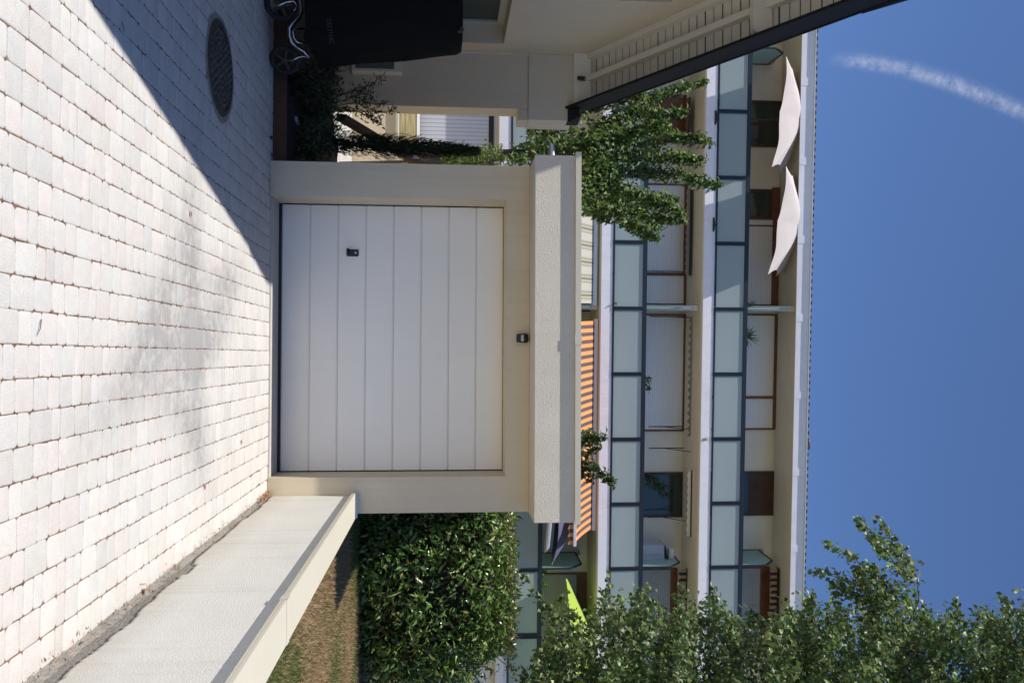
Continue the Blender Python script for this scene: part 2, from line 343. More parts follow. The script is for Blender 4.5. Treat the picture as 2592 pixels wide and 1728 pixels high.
def leaf_mesh(name, P, D, N, L, W, tint, m, parent=None, fold=.25, six=False):
    """P base, D direction, N normal (n,3); L, W sizes; tint (n,3)"""
    n = len(P); D = D/np.linalg.norm(D,axis=1,keepdims=True)
    S = np.cross(D, N); S /= (np.linalg.norm(S,axis=1,keepdims=True)+1e-9); N = np.cross(S, D)
    L = L[:,None]; W = W[:,None]
    mid = P + D*L*.45
    up = N*W*fold
    V = np.stack([P, mid+S*W*.5+up, P+D*L-N*L*.12, mid-S*W*.5+up, mid+D*L*.08], 1).reshape(-1,3)
    idx = np.arange(n)[:,None]*5
    T = np.concatenate([idx+np.array([0,1,4]), idx+np.array([1,2,4]), idx+np.array([2,3,4]), idx+np.array([3,0,4])],1).reshape(-1)
    me = bpy.data.meshes.new(name); me.vertices.add(n*5); me.vertices.foreach_set('co', V.astype(np.float32).ravel())
    nf = n*4; me.loops.add(nf*3); me.loops.foreach_set('vertex_index', T.astype(np.int32))
    me.polygons.add(nf); me.polygons.foreach_set('loop_start', np.arange(0,nf*3,3,dtype=np.int32))
    me.update(calc_edges=True)
    at = me.color_attributes.new('tint', 'FLOAT_COLOR', 'POINT')
    c = np.ones((n,5,4),np.float32); c[:,:,:3] = tint[:,None,:]; at.data.foreach_set('color', c.ravel())
    me.materials.append(M[m]); me.validate()
    o = bpy.data.objects.new(name, me); col.objects.link(o)
    if parent: setparent(o, parent)
    return o
def tints(n, base, var=.25, alt=None, altp=.1, hue=.1):
    base = np.array(base)[None]*(1+rng.normal(0,var,(n,1)))*(1+rng.normal(0,hue,(n,3)))
    if alt is not None:
        k = rng.random(n) < altp; base[k] = np.array(alt)[None]*(1+rng.normal(0,var,(k.sum(),1)))
    return np.clip(base,.003,.9)
def rnd_dir(n, droop=0, flat=1):
    d = rng.normal(size=(n,3)); d[:,2] = d[:,2]*flat - droop; return d

# ------------------------------------------------------------------ ground
def sheet(name, x0, x1, y0, y1, z, m, kind=True):
    o = MB().add([(x0,y0,z),(x1,y0,z),(x1,y1,z),(x0,y1,z)], [(0,1,2,3)]).build(name, m)
    if kind: struct(o)
    return o
sheet('ground', -600, 600, -600, 600, -.30, 'lawn')
CW = .127; X00 = -.034
GX0, GX1, GY = -1.734, 1.418, 7.72             # garage front wall
MAN = atZ(174, 557, 0); MR = .335
road = MB().box(-3.894, 1.23, -40, 8.12, -.2, -.0028).build('driveway', 'joint'); struct(road)
def pavers():
    V = []; F = []; Cc = []
    def stone(x0, x1, y0, y1):
        cx, cy = (x0+x1)/2, (y0+y1)/2
        w_, h_ = (x1-x0)/2, (y1-y0)/2
        z = rng.normal(0, .0008); tx, ty = rng.normal(0, .007, 2)
        base = .485*(1+rng.normal(0,.036)); t = rng.random()
        if t < .33: c = (base*1.035, base*.985, base*.95)
        elif t < .62: c = (base*1.0, base*.99, base*.965)
        else: c = (base*1.02, base*1.0, base*.955)
        k = len(V); rc = [rng.uniform(.007,.022) for _ in range(4)]
        ring = []
        for q, (sx, sy) in enumerate(((1,1),(-1,1),(-1,-1),(1,-1))):
            r_ = min(rc[q], w_*.6, h_*.6); ccx, ccy = sx*(w_-r_), sy*(h_-r_)
            a0 = math.atan2(sy, sx)-math.pi/4
            for i in range(4):
                a = a0 + i*math.pi/6
                j = rng.normal(0,.0012)
                ring.append((ccx+(r_+j)*math.cos(a), ccy+(r_+j)*math.sin(a)))
        n = len(ring)
        for sc_, zz in ((0,-.03),(0,-.0032),(.0018,-.0010),(.007,.0004)):
            for a, b in ring:
                px = a - math.copysign(min(sc_, abs(a)), a); py = b - math.copysign(min(sc_, abs(b)), b)
                V.append((cx+px, cy+py, z+zz+tx*px+ty*py if zz > -.02 else zz))
        for L_ in range(3):
            for i in range(n): F.append((k+L_*n+i, k+L_*n+(i+1)%n, k+(L_+1)*n+(i+1)%n, k+(L_+1)*n+i))
        F.append(tuple(k+3*n+i for i in range(n)))
        Cc.extend([(*c,1)]*(4*n))
    for k in range(-30, 10):
        x0 = X00+k*CW; y = -1.2+rng.uniform(0,.15); x1 = x0+CW
        end = 8.09 if (x0 > -1.42 and x1 < 1.10) else (GY-.004 if x0 > GX0-.1 else 7.835)
        while y < end-.03:
            L_ = rng.choice([.078,.098,.118,.14,.162,.18], p=[.22,.2,.2,.16,.14,.08])*(1+rng.normal(0,.03))
            if y+L_ > end: L_ = end-y
            if L_ > .03 and math.hypot((x0+x1)/2-MAN.x, y+L_/2-MAN.y) > MR-.02:
                stone(x0+.0011+rng.normal(0,.0007), x1-.0011+rng.normal(0,.0007), y+.0006, y+L_-.0006)
            y += L_
    me = bpy.data.meshes.new('paving'); me.from_pydata(V, [], F); me.update()
    at = me.color_attributes.new('tint','FLOAT_COLOR','POINT'); at.data.foreach_set('color', np.array(Cc,np.float32).ravel())
    me.materials.append(M['paver']); o = bpy.data.objects.new('paving', me); col.objects.link(o)
    me.polygons.foreach_set('use_smooth',[True]*len(me.polygons))
    return struct(o)
pavers()
# lawn terrain
def lz(y): return .58 + .32*min(1, max(0, (y-9)/12))
def lawn():
    mb = MB(); ys = [-30,-5,0,3,5,7,9,10.5,12,13.2,14.45,16,18,20,22,30,60]
    for a, b in zip(ys[:-1], ys[1:]):
        mb.add([(1.42,a,lz(a)),(60,a,lz(a)),(60,b,lz(b)),(1.42,b,lz(b))],[(0,1,2,3)])
        if a >= 14.45: mb.add([(-60,a,lz(a)),(1.42,a,lz(a)),(1.42,b,lz(b)),(-60,b,lz(b))],[(0,1,2,3)])
    return struct(mb.build('lawn', 'lawn'))
lawn()
struct(B(-12,-1.74,11.2,14.45,-.1,.004).build('path','concrete'))
struct(B(-12,-3.9,11.4,14.4,-.1,.006).build('back_yard','concrete'))
# bed of soil left of the garage
def soil():
    mb = MB(); nx, ny = 26, 40
    for j in range(ny+1):
        for i in range(nx+1):
            x = -3.894+i*(2.155)/nx; y = 7.88+j*3.35/ny
            e = min(1, (j+1)/4)
            mb.v.append((x, y, .05+.05*e+.05*math.sin(x*5+y*3)*e+rng.normal(0,.012)))
    for j in range(ny):
        for i in range(nx): k = j*(nx+1)+i; mb.f.append((k,k+1,k+nx+2,k+nx+1))
    return struct(mb.build('planting_bed','soil', smooth=True))
soil()
eb0 = atY(55,700,7.86); eb1 = atY(413,698,7.86)
eb = B(eb0.x, GX0-.004, 7.845, 7.875, -.02, .118).build('edging_board','brownboard', bevel=.003)
tag(eb, 'long brown edging board along the dark planting bed left of the garage', 'edging board')

# mortar strip along the retaining wall
def strip():
    mb = MB(); ny = 420; xs = [1.222,1.234,1.242,1.25,1.258,1.266,1.275]
    for j in range(ny+1):
        y = -6+j*(13.7/ny); ed = .006*math.sin(y*3.1)+.005*math.sin(y*9)
        for i, x in enumerate(xs):
            hgt = -.008+.035*(i/6)**1.5+rng.normal(0,.004)
            mb.v.append((x+(ed if 0 < i < 5 else 0)+rng.normal(0,.002), y, hgt))
    n = len(xs)
    for j in range(ny):
        for i in range(n-1): k = j*n+i; mb.f.append((k,k+1,k+n+1,k+n))
    return struct(mb.build('mortar_strip','mortar'))
strip()

# manhole
mh = empty('manhole_cover', (MAN.x, MAN.y, 0), 'round dark cast iron manhole cover set in the shaded paving', 'manhole cover')
def disc(r0, r1, z0, z1, seg=64):
    mb = MB(); k = 0
    pts = []
    for j in range(seg):
        t = 2*math.pi*j/seg; c, s_ = math.cos(t), math.sin(t)
        for r_, z in ((r0,z1),(r1,z1),(r1,z0),(r0,z0)): mb.v.append((r_*c, r_*s_, z))
    for j in range(seg):
        a = j*4; b = ((j+1)%seg)*4
        for i in range(4): mb.f.append((a+i,a+(i+1)%4,b+(i+1)%4,b+i))
    return mb
def wob(mb, amt):
    mb.v = [(x*(1+amt*math.sin(5*math.atan2(y,x)+1)+amt*.7*math.sin(13*math.atan2(y,x))), y*(1+amt*math.sin(5*math.atan2(y,x)+1)+amt*.7*math.sin(13*math.atan2(y,x))), z) for x,y,z in mb.v]; return mb
wob(disc(.30,.365,-.03,.0045), .015).build('mortar_surround','mortar',mh)
disc(.285,.325,-.03,.009).build('frame','iron',mh,bevel=.001)
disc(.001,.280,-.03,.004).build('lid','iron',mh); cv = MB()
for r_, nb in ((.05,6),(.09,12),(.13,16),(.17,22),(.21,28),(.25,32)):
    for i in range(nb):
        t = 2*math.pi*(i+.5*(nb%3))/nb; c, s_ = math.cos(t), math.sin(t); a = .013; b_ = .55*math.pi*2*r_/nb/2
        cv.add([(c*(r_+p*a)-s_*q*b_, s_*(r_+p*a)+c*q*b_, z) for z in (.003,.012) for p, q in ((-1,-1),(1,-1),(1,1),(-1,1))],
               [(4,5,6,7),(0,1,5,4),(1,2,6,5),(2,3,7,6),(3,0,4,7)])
cv.build('tread_pattern','iron_lightened',mh)

# ------------------------------------------------------------------ retaining wall
WX = 1.255
rw = empty('retaining_wall', (1.33, 2, 0), 'low pale rendered retaining wall with a cream metal coping beside the driveway', 'wall')
def plaster_face():
    mb = MB(); ny = 700; zs = [0,.05,.2,.4,.6,.753]
    for j in range(ny+1):
        y = -6+j*(13.718/ny)
        rag = max(.02, .085-.012*(y-3))+.012*math.sin(y*1.9)+.007*math.sin(y*6.3+1)+.005*math.sin(y*17)+abs(rng.normal(0,.006))
        if 5.0 < y < 5.25: rag += .03
        zz = [rag, rag+.012, .2, .4, .6, .757]
        for i, z in enumerate(zz): mb.v.append((WX+(.004 if i == 0 else 0), y, z))
        mb.v.append((WX+.02, y, rag-.002))
    n = 7
    for j in range(ny):
        for i in range(5): k = j*n+i; mb.f.append((k,k+1,k+n+1,k+n))
        k = j*n; mb.f.append((k, k+n, k+n+6, k+6))
    return mb
o = plaster_face().build('render_coat','white_render'); setparent(o, rw)
o = B(WX+.012,1.40,-6,GY-.002,-.1,.757).build('core','mortar'); setparent(o, rw)
for a, b in ((-6,-2.25),(-2.24,1.065),(1.075,4.38),(4.39,7.716)):
    mb = B(1.225,1.452,a,b,.762,.782); mb.box(1.225,1.229,a,b,.750,.7618); mb.box(1.448,1.452,a,b,.730,.7618)
    o = mb.build('coping','coping', bevel=.0012); setparent(o, rw)
for y in (-2.245,1.07,4.385):
    mb = B(1.222,1.455,y-.035,y+.035,.7825,.7845); mb.box(1.2215,1.2245,y-.035,y+.035,.747,.7845)
    o = mb.build('coping_joint','coping'); setparent(o, rw)
o = B(1.222,1.455,7.700,7.7185,.745,.795).build('end_upstand','alu'); setparent(o, rw)

# ------------------------------------------------------------------ garage
gar = empty('garage', (-.16, 7.72, 0), 'small flat-roofed cream garage with a white door at the head of the paved drive', 'garage')
def G(o): return setparent(o, gar)
OX0, OX1, OZ = -1.422, 1.095, 2.123; DY = 8.10; WT = 2.336
mb = MB()
mb.box(GX0,OX0,GY,DY+.05,.0,WT); mb.box(OX1,GX1,GY,DY+.05,.0,WT); mb.box(OX0,OX1,GY,DY+.05,OZ,WT)
G(mb.build('front_wall','plaster'))
mb = MB(); mb.box(GX0,GX0+.2,DY+.05,13.2,0,WT); mb.box(GX1-.2,GX1,DY+.05,13.2,0,WT); mb.box(GX0+.2,GX1-.2,13.0,13.2,0,WT)
G(mb.build('side_walls','plaster'))
FY = 7.28; FT = 2.70
G(B(GX0-.004,GX1+.018,FY,13.22,WT+.002,FT).build('canopy','rough_plaster', bevel=.004))
mb = MB()
for a, b in ((GX0-.03,-.14),(-.14,GX1+.03)):
    mb.box(a,b,FY-.028,13.25,FT+.001,FT+.036)
    mb.box(a,b,FY-.030,FY-.026,FT-.012,FT+.038)
G(mb.build('coping','coping', bevel=.001))
G(B(-.185,-.095,FY-.034,FY-.03,FT-.016,FT+.042).build('coping_joint','coping'))
for sx, x in ((-1,GX0-.004),(1,GX1+.018)):
    a = Vector((x,7.95,2.565)); b = Vector((x+sx*(.28 if sx < 0 else .36),7.95,2.565-.0 if sx < 0 else 2.53))
    o = MB().tube([a,b],.028,14,cap=False); 
    k = len(o.v)
    # slanted cut at the free end
    o.v = [(vx - (sx*(vz-2.55)*1.2 if abs(vx-b.x) < .03 else 0), vy, vz) for vx,vy,vz in o.v]
    G(o.build('drain_spout','alu', smooth=True))
# door
dr = MB(); n_b = 8; z0, z1 = .035, OZ-.004; bh = (z1-z0)/n_b
prof = []
for i in range(n_b):
    a = z0+i*bh; b = a+bh
    prof += [(a+.0005,.016),(a+.004,.016),(a+.011,0.0),(b-.010,0.0),(b-.008,.004),(b-.001,.004)]
x0, x1 = OX0+.012, OX1-.012
k0 = 0
for (z, d) in prof: dr.v += [(x0,DY+d,z),(x1,DY+d,z)]
for i in range(len(prof)-1): dr.f.append((2*i,2*i+1,2*i+3,2*i+2))
dm = M['gdoor']; n_ = dm.node_tree.nodes; l_ = dm.node_tree.links
tc_ = n_.new("ShaderNodeTexCoord"); mp = n_.new("ShaderNodeMapping"); mp.inputs["Scale"].default_value = (6,1,240)
nz = n_.new("ShaderNodeTexNoise"); nz.inputs["Scale"].default_value = 1.0; nz.inputs["Detail"].default_value = 3
l_.new(tc_.outputs["Object"], mp.inputs[0]); l_.new(mp.outputs[0], nz.inputs["Vector"])
bp_ = n_.new("ShaderNodeBump"); bp_.inputs["Strength"].default_value = .22; bp_.inputs["Distance"].default_value = .003
l_.new(nz.outputs["Fac"], bp_.inputs["Height"]); l_.new(bp_.outputs[0], n_["Principled BSDF"].inputs["Normal"])
door = G(dr.build('door','gdoor'))
def sub(o, p): o.parent = p; return o
mb = MB(); mb.box(OX0+.002,OX0+.012,DY-.004,DY+.02,.0,OZ-.002); mb.box(OX1-.012,OX1-.002,DY-.004,DY+.02,.0,OZ-.002)
mb.box(OX0+.002,OX1-.002,DY-.002,DY+.02,.004,.034); mb.box(OX0+.013,OX1-.013,DY+.002,DY+.02,OZ-.004,OZ-.001)
sub(mb.build('seal','seal'), door)
hp = MB()
hx0, hx1, hz0, hz1 = atY(631,877,DY).x, atY(649,877,DY).x, atY(640,877,DY).z, atY(640,908,DY).z
hp.box(hx0,hx1,DY-.014,DY,hz0+.004,hz1)
h1 = hp.build('handle','black', bevel=.006); sub(h1, door)
hk = MB().tube([(hx0+.005,DY-.01,hz0+.02),(hx0+.004,DY-.05,hz0+.018),(hx1-.008,DY-.055,hz0+.016)],[.012,.013,.012],10)
sub(hk.build('handle_grip','black', smooth=True), door)
lk = MB().tube([(hx0*.5+hx1*.5,DY-.014,hz1-.028),(hx0*.5+hx1*.5,DY-.019,hz1-.028)],.009,16)
sub(lk.build('key_lock','silver'), door)
G(B(OX0,OX1,GY+.02,DY-.01,-.02,.012).build('threshold','concrete', bevel=.003))
# security lamp
la, lb = atY(843,1308,7.65), atY(868,1342,7.65)
lamp = empty('wall_lamp', (la.x*.5+lb.x*.5, 7.72, 2.27), 'small black wall lamp with a pale lens above the garage door', 'wall lamp')
x0, x1, zb, zt = la.x, lb.x, la.z, lb.z-.01
mb = MB().add([(x0+.006,7.64,zb),(x1-.006,7.64,zb),(x1,7.64,zb+.075),(x0,7.64,zb+.075),
               (x0+.014,7.70,zb),(x1-.014,7.70,zb),(x1-.012,7.718,zt),(x0+.012,7.718,zt),(x0+.004,7.66,zt-.014),(x1-.004,7.66,zt-.014)],
              [(0,1,2,3),(3,2,9,8),(8,9,6,7),(0,4,5,1),(4,7,6,5),(0,3,8,7,4),(1,5,6,9,2)])
setparent(mb.build('housing','black', bevel=.004), lamp)
lz0 = zb+.038
setparent(MB().add([(x0+.018,7.6385,lz0),(x1-.018,7.6385,lz0),(x1-.014,7.6385,lz0+.024),(x0+.014,7.6385,lz0+.024)],[(0,1,2,3)]).build('lens','lens'), lamp)

# ------------------------------------------------------------------ left house
HX = -3.925; SL = .58; RY = 6.20; RZ = 5.867          # wall plane, roof slope, ridge y, verge height at ridge (board bottom)
hs = empty('neighbour_house', (HX, 6.4, 0), 'cream rendered house with white boarded verge and dark bargeboard left of the garage', 'house')
def Hs(o): return setparent(o, hs)
def verge(y): return RZ - SL*(y-RY) if y > RY else RZ - .643*(RY-y)
y0h, y1h = 3.20, 10.97
def wall_open(mb, x0, x1, ys, zs, openings):
    ys = sorted(set(ys+[q for o_ in openings for q in o_[:2]])); zs = sorted(set(zs+[q for o_ in openings for q in o_[2:]]))
    for a, b in zip(ys[:-1], ys[1:]):
        for c, d in zip(zs[:-1], zs[1:]):
            if any(o_[0] <= (a+b)/2 <= o_[1] and o_[2] <= (c+d)/2 <= o_[3] for o_ in openings): continue
            mb.box(x0,x1,a,b,c,d)
mb = MB(); eav = 3.2
W1 = (8.67, 10.62, .90, 2.29); W2 = (8.04, 9.20, 2.61, 2.9)
wall_open(mb, HX-.3, HX, [y0h,y1h], [0,eav], [W1,(W2[0],W2[1],W2[2],eav)])
# gable above eaves, with the upper opening cut out
topo = 4.056
def gz(y): return verge(y)+.33
for a, b in ((y0h,RY),(RY,W2[0]),(W2[1],y1h)):
    mb.prism([(a,eav),(b,eav),(b,max(gz(b),eav+.001)),(a,max(gz(a),eav+.001))], lambda p,q,t: (t,p,q), HX-.3, HX)
mb.prism([(W2[0],topo),(W2[1],topo),(W2[1],gz(W2[1])),(W2[0],gz(W2[0]))], lambda p,q,t: (t,p,q), HX-.3, HX)
Hs(mb.build('gable_wall','house'))
def house_window(y0, y1, z0, z1, nm='window'):
    f = MB(); xf = HX-.235; fw = .088
    f.box(xf-.06,xf,y0,y1,z1-fw,z1); f.box(xf-.06,xf,y0,y1,z0,z0+fw); f.box(xf-.06,xf,y0,y0+fw,z0+fw,z1-fw); f.box(xf-.06,xf,y1-fw,y1,z0+fw,z1-fw)
    fr = Hs(f.build(nm,'pvc', bevel=.003))
    sub(B(xf-.04,xf-.03,y0+fw,y1-fw,z0+fw,z1-fw).build('pane','dglass'), fr)
house_window(*W1); house_window(W2[0],W2[1],W2[2],topo)
# interior body so no light leaks
Hs(B(-12,HX-.31,y0h,10.93,0,3.2).build('body','house'))
# wing wall facing the camera
Hs(B(HX,-3.21,10.97,11.33,0,2.633).build('wing_wall','house', bevel=.004))
mb = B(HX,-3.065,10.94,11.40,2.636,3.221); mb.box(-3.207,-3.065,10.97,11.33,2.503,2.634)
Hs(mb.build('lintel_block','house', bevel=.004))
Hs(B(HX-.02,-3.26,10.86,10.93,3.221,3.44).build('fascia_board','white_wood', bevel=.003))
# verge: sloping soffit boards, rafters, bargeboard
XO = -3.25
def sl(x0, x1, dz0, dz1, ya=RY, yb=10.97):
    m_ = MB()
    m_.prism([(ya,verge(ya)+dz0),(yb,verge(yb)+dz0),(yb,verge(yb)+dz1),(ya,verge(ya)+dz1)], lambda p,q,t: (t,p,q), x0, x1)
    return m_
# boards run left to right
mb = MB(); y = 10.96
while y > RY:
    wdt = .108; g = .015+abs(rng.normal(0,.004))
    a, b = y-wdt+g, y
    zj = rng.normal(0,.0015)
    mb.prism([(a,verge(a)+.350+zj),(b,verge(b)+.350+zj),(b,verge(b)+.357+zj),(a,verge(a)+.357+zj)], lambda p,q,t: (t,p,q), HX-.02, XO+.0)
    y -= wdt
Hs(mb.build('soffit_boards','white_wood'))
Hs(sl(HX-.02,XO-.001,.364,.374).build('soffit_backing','dark'))
for x in (HX+.038, -3.60, XO-.040):
    Hs(sl(x-.036,x+.036,.228,.347).build('rafter','white_wood', bevel=.002))
Hs(sl(XO,XO+.033,.0,.348).build('bargeboard','barge', bevel=.002))
Hs(sl(XO+.001,XO+.043,.350,.372).build('verge_flashing','barge'))
Hs(sl(XO+.001,XO+.032,-.01,.37,2.81,RY-.001).build('bargeboard','barge'))
# front slope on the camera side (casts the shadow on the drive)
mb = MB()
for ya, yb in ((2.81,RY),):
    mb.prism([(ya,verge(ya)+.376),(yb,verge(yb)+.376),(yb,verge(yb)+.45),(ya,verge(ya)+.45)], lambda p,q,t: (t,p,q), -12, XO-.07)
Hs(mb.build('near_roof_slope','tile'))
mb = MB(); mb.prism([(RY,verge(RY)+.376),(11.2,verge(11.2)+.376),(11.2,verge(11.2)+.45),(RY,verge(RY)+.45)], lambda p,q,t: (t,p,q), -12, XO-.07)
Hs(mb.build('far_roof_slope','tile'))
Hs(MB().prism([(7.6,verge(7.6)+.377),(6.4,6.39),(6.15,6.33),(5.6,verge(5.6)+.377),(RY,verge(RY)+.377)], lambda p,q,t: (t,p,q), -12, XO+.05).build('added_shadow_ridge','barge'))  # unseen raised ridge, added to cast the shadow on the garage fascia
gt = MB(); gt.box(-3.21,-3.045,10.90,11.10,3.15,3.30)
Hs(gt.build('gutter_end','barge', bevel=.004))
# purlin end with carved nose
pp = atX(95,1887,-3.28)
mb = MB()
yp0, yp1 = pp.y-.06, pp.y+.06; zp1 = verge(pp.y)+.345; zp0 = verge(pp.y)+.15
prf = [(HX-.02,zp0),(-3.36,zp0),(-3.32,zp0+.02),(-3.30,zp0+.06),(-3.255,zp0+.07),(-3.255,zp1),(HX-.02,zp1)]
mb.prism(prf, lambda p,q,t: (p,t,q), yp0, yp1)
Hs(mb.build('purlin_end','white_wood', bevel=.003))
# spotlight under the verge
sp = atY(202,1462,10.83)
spot = empty('spotlight', (sp.x, 10.86, 3.31), 'small black cylindrical spotlight on the white fascia under the eaves', 'spotlight')
q = Vector((sp.x, 10.77, 3.31))
setparent(MB().tube([q+Vector((-.01,.03,-.045)), q+Vector((.012,-.02,.035))],[.029,.029],16).build('lamp_head','black', smooth=False), spot)
setparent(MB().tube([q+Vector((.0125,-.0205,.036)), q+Vector((.013,-.021,.037))],[.017,.017],16).build('lens','lens'), spot)
setparent(MB().tube([(sp.x,10.86,3.31),(sp.x,10.78,3.31)],.009,8).build('bracket','black'), spot)
# louvred vent low on the wing wall
mb = MB(); a_ = atY(135,892,10.86); b_ = atY(186,1018,10.86)
x0, x1, z0, z1 = HX+.01, b_.x, a_.z, b_.z
mb.box(x0,x1,10.81,10.968,z0,z0+.035); mb.box(x0,x1,10.81,10.968,z1-.10,z1); mb.box(x1-.035,x1,10.81,10.968,z0+.035,z1-.10)
vt = mb.build('vent_box','white_wood', bevel=.003); Hs(vt)
sub(B(x0,x1-.036,10.84,10.96,z0+.036,z1-.101).build('vent_grille','louvre'), vt)

# ------------------------------------------------------------------ covered trolley
st = empty('covered_stroller', (-2.98, 7.55, 0), 'stroller-like cart under a tall black fabric cover, chrome frame and two small black wheels below', 'cart')
def S_(o): return setparent(o, st)
def wheel(c, r_, ax, tilt):
    c = Vector(c); ax = Vector(ax).normalized(); t = MB(); seg = 40
    a = ax.orthogonal().normalized(); b = ax.cross(a)
    tyre = MB(); rr = .024; m_ = 12
    for i in range(seg):
        th = 2*math.pi*i/seg; d = a*math.cos(th)+b*math.sin(th)
        for j in range(m_):
            ph = 2*math.pi*j/m_; tyre.v.append(tuple(c+d*(r_-rr+rr*math.cos(ph))+ax*rr*1.05*math.sin(ph)))
    for i in range(seg):
        for j in range(m_): tyre.f.append((i*m_+j,i*m_+(j+1)%m_,((i+1)%seg)*m_+(j+1)%m_,((i+1)%seg)*m_+j))
    wh = S_(tyre.build('wheel','rubber', smooth=True))
    rim = MB().tube([c-ax*.02,c+ax*.02],.025,16)
    for k in range(5):
        th = 2*math.pi*k/5+.3; d = a*math.cos(th)+b*math.sin(th)
        rim.bar(c+d*.02, c+d*(r_-.04), .02, .026, up=ax)
    sub(rim.build('spokes','black'), wh)
w1 = atY(24,704,7.42); w2 = atY(149,734,7.62)
w1 = atY(12,704,7.42)
wheel((w1.x,7.42,.143),.143,(.62,-.78,0),0); wheel((w2.x,7.66,.134),.134,(.62,-.78,0),0)
def P(u, v, Y): return atY(u, v, Y)
tub = MB().tube([P(-30,764,7.5),P(3,760,7.5),P(15,762,7.5),P(30,763,7.48),P(45,757,7.46),P(62,740,7.44),P(72,733,7.44),P(90,733,7.46),P(106,738,7.5),P(118,750,7.54),P(130,770,7.6),P(146,783,7.62)],.016,12)
S_(tub.build('chrome_frame','chrome', smooth=True))
t2 = MB().tube([P(73,772,7.5),P(73,748,7.48),P(79,741,7.47),P(96,744,7.48),P(107,752,7.5),P(110,775,7.52)],.011,10)
S_(t2.build('chrome_hoop','chrome', smooth=True))
t3 = MB().tube([P(15,752,7.36),P(4,744,7.35),P(6,725,7.34),P(14,706,7.34),P(12,690,7.35)],[.005,.006,.007,.009,.007],8); t3.tube([P(15,752,7.36),P(25,747,7.36),P(27,742,7.36)],.005,8)
S_(t3.build('brake_lever','chrome', smooth=True))
t4 = MB().tube([P(148,782,7.55),P(143,770,7.54),P(146,755,7.53),P(155,735,7.53)],[.005,.006,.008,.009],8)
S_(t4.build('brake_lever','chrome', smooth=True))
for u_ in (75,110): S_(MB().tube([P(u_,777,7.5),P(u_,798,7.5)],.022,10).build('fork_clamp','black'))
# cover: rounded draped hull
def cover():
    mb = MB(); rings = 26; seg = 48
    zb = P(60,782,7.5).z; ztop = P(60,1172,7.5).z
    cxb, cxt = -3.0, -3.02
    for i in range(rings+1):
        t = i/rings; z = zb + (ztop-zb)*min(1, t*1.04) if t < .96 else ztop+.0
        wx = .39*(1-t)+.245*t; wy = .40*(1-t)+.26*t
        if t > .93: k = (t-.93)/.07; wx *= (1-.35*k*k); wy *= (1-.35*k*k); z = ztop - .015*(1-k)
        cx = cxb*(1-t)+cxt*t
        for j in range(seg):
            a = 2*math.pi*j/seg; ca, sa = math.cos(a), math.sin(a)
            ex = math.copysign(abs(ca)**.55, ca); ey = math.copysign(abs(sa)**.55, sa)
            wr = 1 + .018*math.sin(7*a+3*t*3)+.014*math.sin(11*a-5*t)+.02*math.sin(3*a+8*t)*(1-t) + .012*math.sin(17*a)*(1-t)
            hem = .025*math.sin(3*a+1)+.012*math.sin(9*a) if i == 0 else 0
            xx = cx+wx*ex*wr; 
            mb.v.append((xx, 7.66+wy*ey*wr, z+hem+(.03*ca if i == 0 else 0)))
    for i in range(rings):
        for j in range(seg): mb.f.append((i*seg+j,i*seg+(j+1)%seg,(i+1)*seg+(j+1)%seg,(i+1)*seg+j))
    mb.f.append(tuple(rings*seg+j for j in range(seg)))
    return mb.build('fabric_cover','cover', smooth=True)
cvr = S_(cover())
S_(MB().tube([P(80,1158,7.4),P(80,1168,7.4)],.016,12).tube([P(82,1166,7.39),P(70,1170,7.38)],.02,10).build('cord_stopper','black'))
def text(name, body, size, m, loc, rot, parent=None):
    cu = bpy.data.curves.new(name,'FONT'); cu.body = body; cu.size = size; cu.align_x = 'LEFT'; cu.extrude = .0008
    tmp = bpy.data.objects.new('tmp', cu); col.objects.link(tmp)
    bpy.context.view_layer.update()
    me = bpy.data.meshes.new_from_object(tmp); bpy.data.objects.remove(tmp)
    me.materials.clear(); me.materials.append(M[m]); o = bpy.data.objects.new(name, me); col.objects.link(o)
    o.location = loc; o.rotation_euler = rot; return o
bpy.context.view_layer.update()
ta = P(49,826,7.24); 
txt = text('printed_lettering','DEOTHIC',.058,'cover_text',(ta.x,7.235,ta.z),(R(90),R(-8),0)); txt.scale = (.88,1,1)
sub(txt, cvr)

# ------------------------------------------------------------------ things behind the bed
lw = empty('low_wall', (-4, 14.4, 0), 'low cream rendered wall with coping behind the planting bed, sunlit lawn above it', 'wall')
setparent(B(-12,-1.5,14.3,14.46,0,.73).build('wall_face','plaster'), lw)
setparent(B(-12,-1.45,14.26,14.50,.732,.775).build('coping','coping', bevel=.003), lw)
pA, pB = P(296,862,9.0), P(420,1068,10.0)
tm = MB().bar(pA, pB, .07, .15, up=(0,1,0)).build('slanting_beam','oldwood', bevel=.004)
tag(tm, 'weathered brown timber beam leaning diagonally above the shrubs left of the garage', 'timber beam')
bk = MB()
for t in (.72,.82): 
    q = pA.lerp(pB,t); bk.box(q.x-.02,q.x+.02,q.y-.06,q.y-.04,q.z-.12,q.z+.12)
bk.build('metal_strap','silver').parent = tm
dp = MB().tube([(GX0-.05,8.6,.4),(GX0-.05,8.6,2.3)],.03,10).build('drainpipe','black'); tag(dp, 'thin black drainpipe against the left side of the garage', 'drainpipe')
ce = MB().bar(P(300,735,8.2)+Vector((0,0,.02)), P(352,752,8.6)+Vector((0,0,.0)), .05, .09).build('concrete_kerb','concrete', bevel=.005)
tag(ce, 'short grey concrete kerb stone lying in the dark bed', 'kerb stone')

